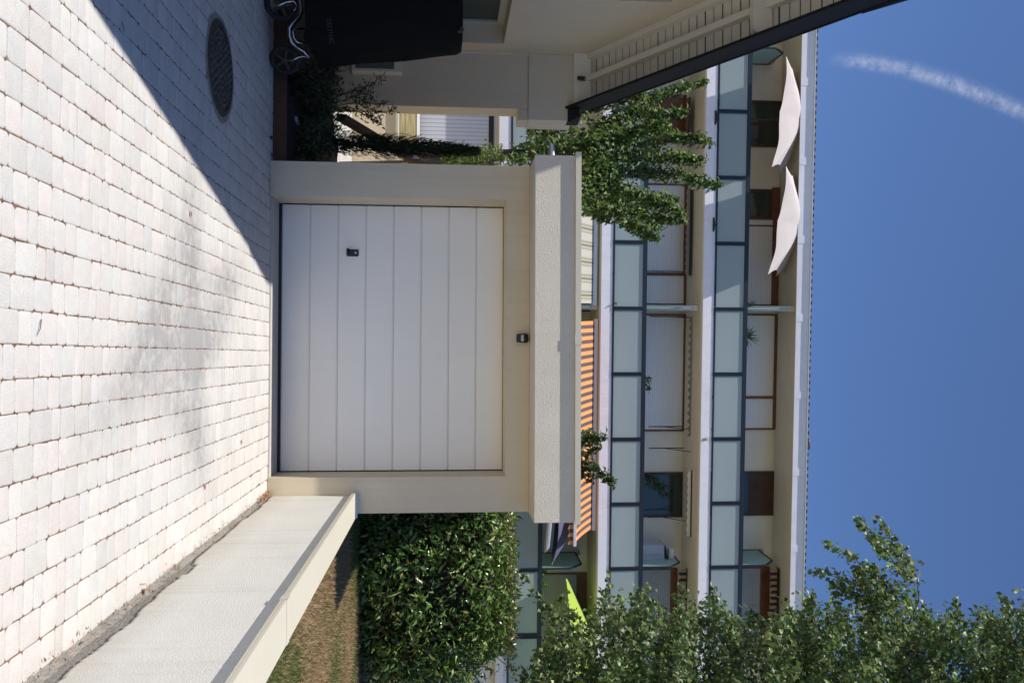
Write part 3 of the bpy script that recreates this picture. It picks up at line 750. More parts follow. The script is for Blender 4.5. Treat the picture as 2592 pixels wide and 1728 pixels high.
# ------------------------------------------------------------------ apartment building
PHI = R(3.3); BO = Vector((0, 21.7, 0)); E = Vector((math.cos(PHI), math.sin(PHI), 0)); NN = Vector((math.sin(PHI), -math.cos(PHI), 0))
def fp(u, v, off=0.0):
    d = ray(u, v); t = ((BO-CAM).dot(NN)+off)/d.dot(NN); Q = CAM+d*t
    return (Q-BO).dot(E), Q.z
def fs(u, off=0.0, v=1700): return fp(u, v, off)[0]
def fz(v, off=0.0, u=864): return fp(u, v, off)[1]
apt = empty('apartment_building', BO, 'long white apartment block with frosted glass balconies on every floor behind the garage', 'apartment building', rz=PHI)
def A(o): o.parent = apt; return o
SA, SB = -15.0, 17.0
# local coordinates: x along facade, y away from camera, z up
zb = [2.92, fz(1520), fz(1777.6)]
BD = 1.5
A(B(SA,SB,BD,BD+8,.3,10.855).build('rear_wall','bwall'))
posts = [fs(282,0,1850)+i*(fs(1435,0,1830)-fs(282,0,1850))/7 for i in range(-6,13)]
posts = [p for p in posts if SA < p < SB]
for k, z in enumerate(zb):
    sb = B(SA,SB,0,BD,z,z+.22); sb.box(SA,SB,.035,.20,z+.221,z+.30)
    A(sb.build('floor_slab','slab', bevel=.004))
    mb = MB()
    for p in posts[2::3]: mb.box(p-.006,p+.006,-.001,.02,z,z+.21)
    A(B(SA,SB,.03,BD,z-.03,z-.001).build('slab_soffit','soffit'))
    rl = MB(); rl.box(SA,SB,.0,.05,z+1.09,z+1.20); rl.box(SA,SB,.01,.045,z+.325,z+.352)
    rl.box(SA,SB,-.012,-.002,z+.30,z+.315)
    ra = A(rl.build('railing','frame', bevel=.002))
    for i, p in enumerate(posts):
        pm = MB(); pm.box(p-.05,p-.008,.0,.06,z+.30,z+1.089); pm.box(p+.008,p+.05,.0,.06,z+.30,z+1.089); pm.box(p-.008,p+.008,.02,.05,z+.30,z+1.089)
        pm.build('railing_post','frame').parent = ra
        if i+1 < len(posts):
            B(p+.052,posts[i+1]-.052,.022,.032,z+.353,z+1.088).build('glass_panel','frost').parent = ra
# roof fascia
zf0, zf1 = fz(2012.5), fz(2044)
A(B(SA,SB,.0,BD+.2,10.86,10.89).build('roof_soffit','soffit'))
A(B(SA,SB,-.03,0,zf0,zf1).build('roof_fascia','fasciametal'))
sp_ = (fs(1386,0,2030)-fs(408,0,2030))/5; s0 = fs(408,0,2030)
for i in range(-5,12):
    x = s0+i*sp_
    if SA < x < SB: A(B(x-.10,x+.10,-.038,-.031,zf0-.003,zf1).build('fascia_joint_plate','fasciametal'))
A(B(SA,SB,-.072,.2,zf1,zf1+.035).build('gutter','lightmetal', bevel=.004))
# tiles
tm_ = MB(); x = SA; tw = .19
rw_ = MB()
zt = zf1+.036
while x < SB:
    pts = []
    jj = rng.normal(0,.008); seg = 8
    for yy in (-.045+jj*.4, 4.0):
        zz = zt-.016+ (yy+.045)*.28
        for i in range(seg+1):
            a = math.pi*i/seg; pts.append((x+tw*.5-.075*math.cos(a), yy, zz+.010+.058*math.sin(a)))
        for i in range(seg+1):
            a = math.pi*(seg-i)/seg; pts.append((x+tw*.5-.058*math.cos(a), yy, zz+.008+.042*math.sin(a)))
    n = 2*(seg+1)
    tm_.add(pts, [tuple(range(n))[::-1], tuple(range(n,2*n))]+[(i,(i+1)%n,(i+1)%n+n,i+n) for i in range(n)])
    x += tw
A(tm_.build('roof_tiles','tile'))
xv = fs(1125,0,2040)
A(MB().tube([(xv-.16,.05,zf1+.05),(xv-.10,.05,zf1+.10),(xv+.10,.05,zf1+.10),(xv+.16,.05,zf1+.05)],[.03,.055,.055,.03],10).build('vent_tile','darkwood', smooth=True))
rs = MB().add([(SA,-.06,zt+.002),(SB,-.06,zt+.002),(SB,4.8,zt+1.35),(SA,4.8,zt+1.35),(SB,9.5,zt),(SA,9.5,zt)], [(0,1,2,3),(3,2,4,5),(0,3,5),(1,4,2),(0,5,4,1)])
A(rs.build('roof_deck','tile'))

def back(u0, u1, v0, v1, m, name, d0=-.03, d1=-.001, z0=None, z1=None, off=-1.5, lab=None, uref=None):
    a, za = fp(u0, v0, off); b, zb_ = fp(u1, v1, off)
    if uref is None: uref = (u0+u1)/2
    za = fz(v0, off, uref) if z0 is None else z0; zb_ = fz(v1, off, uref) if z1 is None else z1
    o = B(a,b,BD+d0,BD+d1,za,zb_).build(name,m); A(o)
    if lab: o['label'] = lab
    return o
def shutter_window(u0, u1, fl, vtop, vlint, m='shutter', mull=None, wood='wood'):
    a, b = fs(u0,-1.5), fs(u1,-1.5); uc = (u0+u1)/2
    z0_ = zb[fl]+.22; z1_ = fz(vtop,-1.5,uc); z2 = fz(vlint,-1.5,uc)
    f = MB(); f.box(a-.05,a,BD-.05,BD-.001,z0_,z2); f.box(b,b+.05,BD-.05,BD-.001,z0_,z2); f.box(a,b,BD-.06,BD-.001,z1_,z2)
    if mull: q = fs(mull,-1.5); f.box(q-.04,q+.04,BD-.055,BD-.001,z0_,z1_)
    fr = A(f.build('window',wood, bevel=.004))
    B(a,b,BD-.03,BD-.001,z0_,z1_-.001).build('roller_shutter',m).parent = fr
def dark_window(u0, u1, fl, vtop, m='darkwood', split=None):
    a, b = fs(u0,-1.5), fs(u1,-1.5); uc = (u0+u1)/2; z0_ = zb[fl]+.22; z1_ = fz(vtop,-1.5,uc)
    f = MB(); f.box(a,a+.07,BD-.04,BD-.001,z0_,z1_); f.box(b-.07,b,BD-.04,BD-.001,z0_,z1_); f.box(a+.07,b-.07,BD-.04,BD-.001,z1_-.07,z1_)
    if split: q = (a+b)/2; f.box(q-.04,q+.04,BD-.035,BD-.001,z0_,z1_-.07)
    fr = A(f.build('window',m, bevel=.004))
    B(a+.07,b-.07,BD-.022,BD-.001,z0_,z1_-.071).build('pane',M['dglass'] if m != 'blind' else M['darkwood']).parent = fr
# floor 2
dark_window(249,367,2,1982, split=True)
shutter_window(553,768,2,1953,1981, mull=None); dark_window(475,551,2,1953)
back(475,553,1953.5,1981,'wood','wood_panel',-.05)
shutter_window(797,1083,2,1957,1985, mull=1005)
dark_window(1193,1306,2,1975); 
back(1200,1299,1893,1964,'darkwood','brown_blind',-.03,-.023)
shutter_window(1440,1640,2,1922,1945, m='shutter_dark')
# floor 1
dark_window(240,362,1,1736, split=True); 
o = back(246,356,1640,1730,'wood','wooden_blind',-.03,-.023)
shutter_window(470,690,1,1730,1739); shutter_window(698,768,1,1730,1742)
shutter_window(799,1086,1,1728,1738)
dark_window(1194,1307,1,1732)
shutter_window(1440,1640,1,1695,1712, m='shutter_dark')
# floor 0
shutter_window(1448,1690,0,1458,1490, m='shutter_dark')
dark_window(700,790,0,1495); dark_window(1150,1300,0,1480)
# fins between flats
for u, fls in ((779,(0,1,2)),(-190,(0,1,2))):
    for fl in fls:
        a = fs(u,-1.0); top = (zb[fl+1]-.04) if fl < 2 else 10.85
        f = A(B(a-.07,a+.07,.25,BD-.002,zb[fl]+.222,top).build('dividing_wall','bwall', bevel=.01))
        q = a
        B(q-.02,q+.02,.06,.248,zb[fl]+.31,top-.18).build('end_strip','pgreen').parent = f
# privacy screens, set square to the facade
for u, fls in ((1436,(0,1,2)),(118,(1,2))):
    s_ = fs(u,0) if u > 900 else fs(112,0)
    for fl in fls:
        z0_, z1_ = zb[fl]+.31, zb[fl]+ (2.32 if fl < 2 else 2.2)
        f = MB(); f.box(s_-.02,s_+.02,.05,.09,z0_,z1_-.35); f.box(s_-.02,s_+.02,BD-.05,BD-.01,z0_,z1_); f.bar((s_,.07,z1_-.36),(s_,.45,z1_-.02),.04,.04); f.box(s_-.02,s_+.02,.45,BD-.051,z1_-.04,z1_)
        f.box(s_-.02,s_+.02,.091,BD-.051,z0_,z0_+.04)
        fr = A(f.build('privacy_screen','frame'))
        g = MB(); g.prism([(.09,z0_+.041),(BD-.051,z0_+.041),(BD-.051,z1_-.041),(.46,z1_-.041),(.09,z1_-.38)], lambda p,q,t: (t,p,q), s_-.006, s_+.006)
        g.build('screen_glass','frost_screen').parent = fr
        A(B(s_-.06,s_+.02,BD-.35,BD-.002,z1_+.02,z1_+.09).build('screen_bracket','bwall', bevel=.01))
# ground level: garages under the first balcony
gl = .86
A(B(SA,SB,.32,BD-.002,.3,2.92-.032).build('plinth_wall','slab'))
a, b = fs(262,-.3,1150), fs(392,-.3,1150)
gz0, gz1 = gl+.06, fz(1237,-.3,330)
A(B(a,b,.28,.318,gz0,gz1).build('garage_shutter','ribbed_door'))
mb = B(a-.06,b+.5,.26,.318,gz1+.002,gz1+.13); mb.box(b+.002,b+.5,.275,.318,gz0,gz1); mb.box(a-.06,a-.002,.26,.318,gz0,gz1)
A(mb.build('garage_frame','frame'))
mb = B(fs(292,-.3)-.02,fs(292,-.3)+.10,.255,.279,fz(1143,-.3,300),fz(1150,-.3,300)); A(mb.build('door_handle','wood'))
struct(MB().add([(-30,19.9,lz(19.9)+.02),(1,19.9,lz(19.9)+.02),(1,21.4,lz(21)+.02),(-30,21.4,lz(21)+.02)],[(0,1,2,3)]).build('footpath','concrete'))
# white door at bottom right
back(1660,1760,1375,1440,'slab','service_door',-.9,-.86)

# awnings (things of their own)
def awning(name, label, u0, u1, fl_u, vt, offt, vb, offb, m, val=.13, group='awnings on the apartment balconies', scale=1, bar='white'):
    uc = (u0+u1)/2
    s0_, s1_ = fs(u0,offt,vt), fs(u1,offt,vt); zt_ = fz(vt,offt,fl_u); zb_ = fz(vb,offb,fl_u)
    e = empty(name, BO + E*s0_ + NN*offt + Vector((0,0,zt_)), label, 'awning', group, rz=PHI)
    Ln = s1_-s0_; dy = -(offb-offt); dz = zb_-zt_
    nx = max(6, int(Ln/.05)); ny = 6; mb = MB()
    for j in range(ny+1):
        t = j/ny; sag = -.05*math.sin(math.pi*t)*abs(dy)*.6
        for i in range(nx+1):
            mb.v.append((Ln*i/nx, dy*t, dz*t+sag))
    for j in range(ny):
        for i in range(nx): k = j*(nx+1)+i; mb.f.append((k,k+1,k+nx+2,k+nx+1))
    cl = mb.build('cloth',m); cl.parent = e
    mb = MB(); nv = int(Ln/.0475/1)
    for i in range(nv+1):
        x = Ln*i/nv; lo = -val*(1-.0) + .045*(math.cos(2*math.pi*x/.19*1.0)*.5+.5)
        mb.v += [(x,dy-.025,dz-.005),(x,dy-.03,dz+lo-.03)]
    for i in range(nv): mb.f.append((2*i,2*i+2,2*i+3,2*i+1))
    v_ = mb.build('valance',m); v_.parent = e
    B(-.03,Ln+.03,dy-.05,dy+.03,dz-.02,dz+.055).build('front_bar',bar, bevel=.01).parent = e
    B(-.05,Ln+.05,-.02,.10,-.02,.09).build('cassette',bar, bevel=.01).parent = e
    for x in (.25,Ln-.25):
        mb = MB().tube([(x,0.04,-.04),(x+(.5 if x < 1 else -.5),dy*.5,dz*.5-.08),(x,dy,dz-.02)],.018,8)
        mb.build('folding_arm','white').parent = e
    return e
awning('striped_awning','orange and dark brown striped awning extended over the lower balcony behind the garage roof',812,1337,1330,1499,-.15,1453,1.35,'orange')
awning('striped_awning','cream and olive green striped awning behind the leafy tree above the garage roof',470,768,640,1503,-.15,1462,.9,'green_stripe')
# closed or half-closed awnings near the ceilings: cassette with scalloped valance
def valance(name, label, u0, u1, v0, v1, off, m='grey_cloth', arms=()):
    uc = (u0+u1)/2; s0_, s1_ = fs(u0,off,v0), fs(u1,off,v0); za, zb_ = fz(v0,off,uc), fz(v1,off,uc); Ln = s1_-s0_
    e = empty(name, BO+E*s0_+NN*off+Vector((0,0,za)), label, 'awning', 'awnings on the apartment balconies', rz=PHI)
    h_ = zb_-za; mb = MB(); nv = int(Ln/.03)
    for i in range(nv+1):
        x = Ln*i/nv; mb.v += [(x,0,h_*.75),(x,-.01,h_*.22*(math.cos(2*math.pi*x/.21)*.5+.5))]
    for i in range(nv): mb.f.append((2*i,2*i+2,2*i+3,2*i+1))
    mb.build('valance',m).parent = e
    MB().add([(0,0.01,h_*.7),(Ln,.01,h_*.7),(Ln,.35,h_*1.0),(0,.35,h_*1.0)],[(0,1,2,3)]).build('cloth',m).parent = e
    B(-.02,Ln+.02,-.03,.03,h_*.7,h_*.7+.05).build('front_bar','frame').parent = e
    for x, zz in arms:
        MB().tube([(x,.45,-.95),(x,.45,.02),],.014,8).tube([(x,.44,-.55),(x+.03,0,h_*.7)],.010,8).build('support_arm','frame').parent = e
    return e
valance('rolled_awning','rolled grey awning with a scalloped edge over the wide shutter of the middle balcony',800,1104,1741,1768,-.8, arms=((.02,0),(3.05,0)))
valance('rolled_awning','grey scalloped awning above the dark window on the middle balcony beside the white cabinet',1192,1356,1738,1752,-.6,'white', arms=((-.55,0),(1.35,0)))
valance('rolled_awning','grey scalloped awning of the middle balcony seen behind the leafy tree',478,695,1735,1750,-.9, arms=((2.2,0),))
valance('rolled_awning','narrow brown scalloped awning over the wooden blind below the dark bargeboard',248,362,1734,1746,-.9,'wood')
valance('rolled_awning','black and beige striped awning on the middle balcony half hidden by the birch',1440,1600,1716,1745,-.9,'black_stripe')
valance('rolled_awning','black and beige striped awning under the roof at the top balcony beside the birch',1440,1620,1946,1974,-.9,'black_stripe')

# parasols
def parasol_rect(label, u, v_apex, off, hw, hd, drop, m, tx, ty, fl=2, group='parasols on the apartment balconies'):
    s_, z_ = fp(u, v_apex, off); base = zb[fl]+.22
    e = empty('parasol', BO+E*s_+NN*off+Vector((0,0,base)), label, 'parasol', group, rz=PHI)
    h_ = z_-base; Rt = Matrix.Rotation(R(tx),4,'X') @ Matrix.Rotation(R(ty),4,'Y'); mb = MB(); n = 32
    def sf(a, b):
        q = max(abs(a),abs(b)); k = min(abs(a),abs(b))/q if q > 1e-6 else 0      # 0 on a mid rib, 1 on a corner rib
        e_ = math.sin(math.pi*k)                                                 # sag between ribs
        pull = 1-.11*e_*q**2
        z = -drop*q**1.15*(1-.02*e_) + .035*e_*q + .012*math.sin(9*a+4*b)*q
        p = Rt @ Vector((hw*a*pull, hd*b*pull, z)); return (p.x, p.y, p.z+h_)
    for j in range(n+1):
        for i in range(n+1): mb.v.append(sf(-1+2*i/n, -1+2*j/n))
    for j in range(n):
        for i in range(n): k = j*(n+1)+i; mb.f.append((k,k+1,k+n+2,k+n+1))
    mb.build('canopy',m, smooth=True).parent = e
    rb = MB()
    for a, b in ((1,0),(-1,0),(0,1),(0,-1),(1,1),(-1,1),(1,-1),(-1,-1)):
        rb.tube([Vector(sf(a*t,b*t))-Vector((0,0,.012)) for t in (.02,.25,.5,.75,.99)],.007,6)
    rb.build('ribs','white').parent = e
    MB().tube([(0,0,0),(0,0,h_-.03)],.022,10).build('pole','frame').parent = e
    MB().tube([(0,0,.0),(0,0,.05)],.22,20).build('base','frame').parent = e
    return e
def parasol(label, u, v_apex, off, rad, drop, m, tilt=(0,0), n=8, fl=2, phase=0, group='parasols on the apartment balconies'):
    s_, z_ = fp(u, v_apex, off)
    base = zb[fl]+.22
    e = empty('parasol', BO+E*s_+NN*off+Vector((0,0,base)), label, 'parasol', group, rz=PHI)
    h_ = z_-base; mb = MB(); rr = 10; seg = n*8
    Rt = Matrix.Rotation(R(tilt[0]),4,'X') @ Matrix.Rotation(R(tilt[1]),4,'Y')
    ph0 = R(phase)
    for i in range(rr+1):
        t = i/rr
        for j in range(seg):
            a = 2*math.pi*j/seg; q = (j % 8)/8; edge = math.sin(math.pi*q)      # 0 on a rib, 1 mid panel
            r_ = rad*t*(1-.10*edge*t*t*1.6)
            zz = -drop*(t**1.25) - .05*edge*math.sin(math.pi*t)*0 + .03*edge*t
            zz += .02*math.sin(3*a+5*t)*t
            p = Rt @ Vector((r_*math.cos(a+ph0), r_*math.sin(a+ph0), zz)); mb.v.append((p.x,p.y,p.z+h_))
    for i in range(rr):
        for j in range(seg): mb.f.append((i*seg+j,i*seg+(j+1)%seg,(i+1)*seg+(j+1)%seg,(i+1)*seg+j))
    cn = mb.build('canopy',m, smooth=True); cn.parent = e
    rb = MB()
    for j in range(n):
        a = 2*math.pi*j/n+ph0
        pts = [Rt @ Vector((rad*t*math.cos(a), rad*t*math.sin(a), -drop*(t**1.25)-.012)) for t in (0,.25,.5,.75,.98)]
        rb.tube([(p.x,p.y,p.z+h_) for p in pts],.008,6)
    rb.build('ribs','white').parent = e
    MB().tube([(0,0,0),(0,0,h_-.03)],.022,10).build('pole','frame').parent = e
    MB().tube([(0,0,.0),(0,0,.05)],.22,20).build('base','frame').parent = e
    return e
parasol_rect('white parasol on the top balcony nearest the dark bargeboard, tilted to one side',306,2034,-.15,1.38,1.1,.44,'canvas',31,6)
parasol_rect('white parasol in the middle of the top balcony with one long drooping corner',573,2032,-.15,1.38,1.1,.46,'canvas',32,8)
parasol('navy blue parasol on the lower balcony poking out behind the garage roof',1268,1470,.1,1.75,.62,'navy',(6,4),4,0,0)
parasol('lime green parasol on the lower balcony partly hidden by the birch',1610,1496,0,1.65,.46,'lime',(8,-8),4,0,5)

# balcony things
cb0, cz0 = fp(1374,1628,-.9); cb1, cz1 = fp(1427,1678,-.7)
cab = empty('storage_cabinet', BO+E*cb0+NN*-.7+Vector((0,0,zb[1]+.22)), 'pale grey storage cabinet on the middle balcony beside the privacy screen', 'cabinet', rz=PHI)
hh = cz1-zb[1]-.22; ww = cb1-cb0
B(0,ww,0,.42,0,hh).build('body','cabinet', bevel=.006).parent = cab
B(-.012,ww+.012,-.012,.43,hh+.001,hh+.03).build('lid','cabinet', bevel=.006).parent = cab
B(ww/2-.003,ww/2+.003,-.004,-.001,.05,hh-.05).build('door_gap','dark').parent = cab
tr = MB().bar((0.02,.15,hh+.05),(ww,.15,hh+.16),.30,.02).build('tray','black'); tr.parent = None
tr.matrix_world = Matrix.Translation(cab.location) @ Matrix.Rotation(PHI,4,'Z'); tag(tr,'thin dark tray propped on top of the balcony cabinet','tray')
bxm = B(ww*.30,ww*.30+.26,.12,.30,hh+.20,hh+.34).build('small_box','white',bevel=.008); bxm.matrix_world = Matrix.Translation(cab.location) @ Matrix.Rotation(PHI,4,'Z'); tag(bxm,'small white box lying on the tray above the balcony cabinet','box')
# curved folded lamp stand on the right middle balcony
q0, q1 = fp(1470,1640,-.9)
ls = MB().tube([(0,0,0),(0,0,.55),(.0,.0,.7)],.012,8); ls.tube([(-.25,0,.95),(-.05,0,.9),(.1,0,.72),(.12,0,.6)],.018,8)
for dx in (-.2,-.1,.05,.15): ls.tube([(dx,0,.02),(0,0,.25)],.008,6)
ls = ls.build('folded_airer','frame'); ls.matrix_world = Matrix.Translation(BO+E*q0+NN*-.9+Vector((0,0,zb[1]+.22))) @ Matrix.Rotation(PHI,4,'Z')
tag(ls,'thin black folded frame standing on the middle balcony beside the birch','folding frame')

# ------------------------------------------------------------------ vegetation helpers
def strand_leaves(pts, rad0, rad1, n, L, Wd, droop=.6, flat=.6):
    """leaves scattered round a polyline"""
    pts = np.array([tuple(p) for p in pts]); seg = np.linalg.norm(np.diff(pts,axis=0),axis=1); cum = np.concatenate([[0],np.cumsum(seg)])
    t = rng.random(n)*cum[-1]; pos = np.stack([np.interp(t,cum,pts[:,i]) for i in range(3)],1)
    r_ = (rad0+(rad1-rad0)*(t/cum[-1]))[:,None]
    off = rng.normal(size=(n,3)); off /= np.linalg.norm(off,axis=1,keepdims=True); off *= r_*rng.random((n,1))**.6
    return pos+off
def small_plant(name, label, base, pts, rad, nleaf, L, Wd, tint, m='leaf_dark', cat='plant', group=None, droop=.4, stem=True, pot=False, alt=None):
    base = Vector(base); e = empty(name, base, label, cat, group)
    P_ = []
    st_ = MB()
    for pl in pts:
        P_.append(strand_leaves(pl, rad, rad*.5, nleaf, L, Wd)); 
        st_.tube([Vector(p) for p in pl], [.006]*(len(pl)-1)+[.002], 5)
    P_ = np.concatenate(P_); n = len(P_)
    setparent(st_.build('stems','twig'), e)
    leaf_mesh('leaves', P_, rnd_dir(n,droop), rnd_dir(n,-1.0,.6), L*(1+rng.normal(0,.2,n)), Wd*(1+rng.normal(0,.2,n)), tints(n,tint,.25,alt,.2), m, e)
    return e
def fw(u, v, off): s_, z_ = fp(u, v, off); return BO+E*s_+NN*off+Vector((0,0,z_))

# balcony plants
b0 = fw(852,1888,-.25)
e = empty('spiky_plant', b0, 'spiky palm-like plant rising above the railing of the top balcony', 'plant')
n = 60; D = rng.normal(size=(n,3)); D[:,2] = np.abs(D[:,2])*1.0+.2
leaf_mesh('leaves', np.tile(np.array(b0),(n,1))+rng.normal(0,.03,(n,3)), D, rnd_dir(n,-1), rng.uniform(.25,.42,n), np.full(n,.025), tints(n,(.06,.10,.03)), 'leaf_dark', e)
setparent(MB().tube([b0-Vector((0,0,.5)),b0],.02,8).build('stem','twig'), e)
small_plant('potted_plant','small leafy plant beside the dividing wall on the top balcony', fw(770,1886,-.2), [[fw(770,1886,-.2),fw(772,1898,-.2),fw(765,1908,-.2)]], .09, 70, .06,.03,(.09,.15,.04))
small_plant('potted_plant','dark bushy plant hanging over the middle balcony railing', fw(975,1625,-.1), [[fw(955,1640,-.1),fw(975,1644,-.1),fw(990,1640,-.1)]], .10, 110, .07,.045,(.03,.06,.02))
small_plant('potted_plant','leafy ficus in front of the dark window on the middle balcony', fw(1215,1640,-.9), [[fw(1215,1640,-.9),fw(1225,1665,-.9),fw(1232,1690,-.9)],[fw(1225,1665,-.9),fw(1250,1680,-.9),fw(1255,1700,-.9)]], .18, 80, .11,.06,(.05,.09,.035))
small_plant('potted_plant','tiny yellow-green sprig growing on the edge of the upper balcony slab', fw(1113,1785,.03), [[fw(1112,1780,.03),fw(1113,1792,.03)]], .05, 18, .06,.03,(.2,.25,.05))
small_plant('potted_plant','small green sprig at the foot of the middle balcony railing', fw(770,1556,.03), [[fw(770,1553,.03),fw(766,1564,.03)]], .06, 22, .05,.025,(.08,.13,.04))
small_plant('potted_plant','bright green leafy plant on the lower balcony beside the privacy screen', fw(1450,1372,-.2), [[fw(1450,1372,-.2),fw(1446,1385,-.2)],[fw(1478,1372,-.2),fw(1480,1382,-.2)]], .12, 60, .07,.04,(.16,.25,.05))

# ------------------------------------------------------------------ big tree behind the garage, left
TY = 14.2
tree = empty('leafy_tree', (-3.55, TY, .7), 'leafy green tree with upright shoots rising behind the left end of the garage roof', 'tree')
def U(u, v, dy=0): return atY(u, v, TY+dy)
root = Vector((-3.5, TY+.3, .6)); fork = U(390,1330,.2)
wood_ = MB().tube([root, root.lerp(fork,.5)+Vector((.1,0,0)), fork],[.13,.11,.09],12)
shoots = [
 [(400,1340),(420,1450),(300,1560),(232,1690),(207,1792)],
 [(380,1340),(330,1500),(292,1620),(285,1738)],
 [(390,1340),(430,1500),(372,1620),(347,1730),(358,1802)],
 [(390,1340),(400,1560),(396,1700),(410,1785)],
 [(390,1340),(430,1560),(440,1700),(468,1826)],
 [(400,1340),(430,1500),(490,1600),(540,1735)],
 [(400,1340),(480,1500),(540,1620),(562,1738)],
 [(400,1340),(490,1480),(560,1590),(603,1668)],
 [(390,1340),(300,1420),(262,1520),(240,1640)],
 [(390,1340),(330,1380),(300,1440)],[(390,1340),(460,1400),(520,1480),(555,1545)],
 [(390,1340),(450,1500),(500,1560),(575,1680)],[(390,1340),(360,1500),(330,1640),(325,1700)],
 [(390,1340),(470,1530),(500,1640),(510,1720)],[(390,1340),(380,1450),(350,1560),(310,1690)],
]
Pl = []
for k_, s_ in enumerate(shoots):
    dyy = rng.uniform(-.7,.9); pl = [U(a,b,dyy*(i/(len(s_)-1))) for i, (a,b) in enumerate(s_)]
    wood_.tube(pl, [.04,.028,.016,.010,.004][:len(pl)] if len(pl) > 3 else [.04,.02,.006], 6)
    Pl.append(strand_leaves(pl[1:], .24, .09, 520 if len(pl) > 3 else 300, 0, 0))
    # dense core
    Pl.append(strand_leaves(pl[:max(3,len(pl)-1)], .38, .13, 120, 0, 0))
    # shoot tips: sparse
    Pl.append(strand_leaves([pl[-2],pl[-1]], .13,.06, 55, 0, 0))
for (ua,ub,va,vb,nn) in ((275,395,1340,1470,500),(390,545,1465,1545,700),(320,450,1480,1580,300)):
    uu = rng.uniform(ua,ub,nn); vv = rng.uniform(va,vb,nn); dd = rng.uniform(-.8,.9,nn)
    Pl.append(np.array([tuple(U(a,b,c)) for a,b,c in zip(uu,vv,dd)]))
Pl = np.concatenate(Pl); n = len(Pl)
setparent(wood_.build('trunk','bark', smooth=True), tree)
up = (Pl[:,2]-3)/4
tt = tints(n,(.085,.15,.040),.28,(.22,.29,.07),.2)
leaf_mesh('crown', Pl, rnd_dir(n,.9,.7), rnd_dir(n,-1.2,.6)+np.array([-.3,-.3,.6]), .105*(1+rng.normal(0,.2,n)), .055*(1+rng.normal(0,.2,n)), tt, 'leaf_tree', tree, fold=.3)

# shrub tips above the garage roof
sh = empty('leafy_tree', (1.0, 14.0, .7), 'top of a small leafy tree peeking above the middle right of the garage coping', 'tree')
SY = 14.0
def V_(u, v, dy=0): return atY(u, v, SY+dy)
wd = MB().tube([Vector((.9,SY,.6)), V_(1130,1400)],[.07,.04],8); Pl = []
for s_, nn, r0 in (([(1130,1400),(1120,1480),(1105,1540)],200,.13),([(1130,1400),(1150,1490),(1130,1520)],120,.12),([(1130,1400),(1170,1480),(1200,1530),(1225,1560)],260,.17),([(1130,1400),(1190,1470),(1215,1500)],260,.17),([(1130,1400),(1110,1470),(1095,1500)],130,.10)):
    pl = [V_(a,b,rng.uniform(-.3,.3)) for a,b in s_]; wd.tube(pl,[.02,.012]+[.005]*(len(pl)-2),6)
    Pl.append(strand_leaves(pl,r0,.07,nn,0,0))
Pl = np.concatenate(Pl); n = len(Pl)
setparent(wd.build('trunk','bark'), sh)
leaf_mesh('crown', Pl, rnd_dir(n,.9,.7), rnd_dir(n,-1.2,.6), .11*(1+rng.normal(0,.2,n)), .055*(1+rng.normal(0,.2,n)), tints(n,(.06,.105,.03),.25,(.13,.18,.05),.15), 'leaf_tree', sh, fold=.3)

# bright shrub in the gap left of the garage
BY = 12.6
pts = []
for s_ in ([(405,1130),(395,1180),(380,1215),(362,1240)],[(408,1140),(398,1200),(385,1240),(370,1270)],[(415,1150),(405,1200),(400,1235),(385,1265)],[(410,1120),(392,1150),(368,1165)],[(415,1180),(412,1220),(405,1250),(395,1282)],[(416,1280),(405,1320),(400,1335)]):
    dy_ = rng.uniform(-.3,.3); pts.append([atY(a,b,BY+dy_) for a,b in s_])
bs = small_plant('willow_shrub','bright green sunlit narrow-leaved shrub in the gap between garage and house', (pts[0][0].x,BY,.0), pts, .13, 110, .10,.028,(.13,.21,.05), 'leaf_tree', 'shrub', alt=(.22,.28,.08))
setparent(MB().tube([(pts[0][0].x+.05,BY,0),pts[0][0]],[.03,.012],8).tube([(pts[0][0].x+.05,BY,0),pts[5][0]],[.02,.006],8).build('stem','bark'), bs)

# slender conifer
ceb = atY(366,845,8.75)
cy = empty('slender_conifer', (ceb.x, 8.75, .1), 'slim dark columnar conifer standing just left of the garage', 'conifer')
zt_ = atY(388,1205,8.75); 
n = 5200; t = rng.random(n)**.9; zc = .25+t*(zt_.z-.25); rr_ = .125*np.sin(np.clip(np.pi*(t*.80+.16),0,np.pi))**.6*(1-.35*t)
ang = rng.uniform(0,2*np.pi,n); rad_ = rr_*np.sqrt(rng.random(n))*(1+.25*np.sin(ang*3+zc*9))
xc = ceb.x-.02+ (zt_.x-ceb.x)*t**1.5
Pc = np.stack([xc+rad_*np.cos(ang), 8.75+rad_*np.sin(ang), zc],1)
Dc = np.stack([np.cos(ang)*.5,np.sin(ang)*.5,np.full(n,1.0)],1)+rng.normal(0,.25,(n,3))
leaf_mesh('foliage', Pc, Dc, np.stack([np.cos(ang),np.sin(ang),np.full(n,.2)],1), .055*(1+rng.normal(0,.25,n)), np.full(n,.012), tints(n,(.022,.040,.018),.3), 'leaf_dark', cy)
setparent(MB().tube([(ceb.x,8.75,.05),(ceb.x,8.75,.9),(zt_.x,8.75,zt_.z-.1)],[.02,.015,.005],8).build('trunk','bark'), cy)

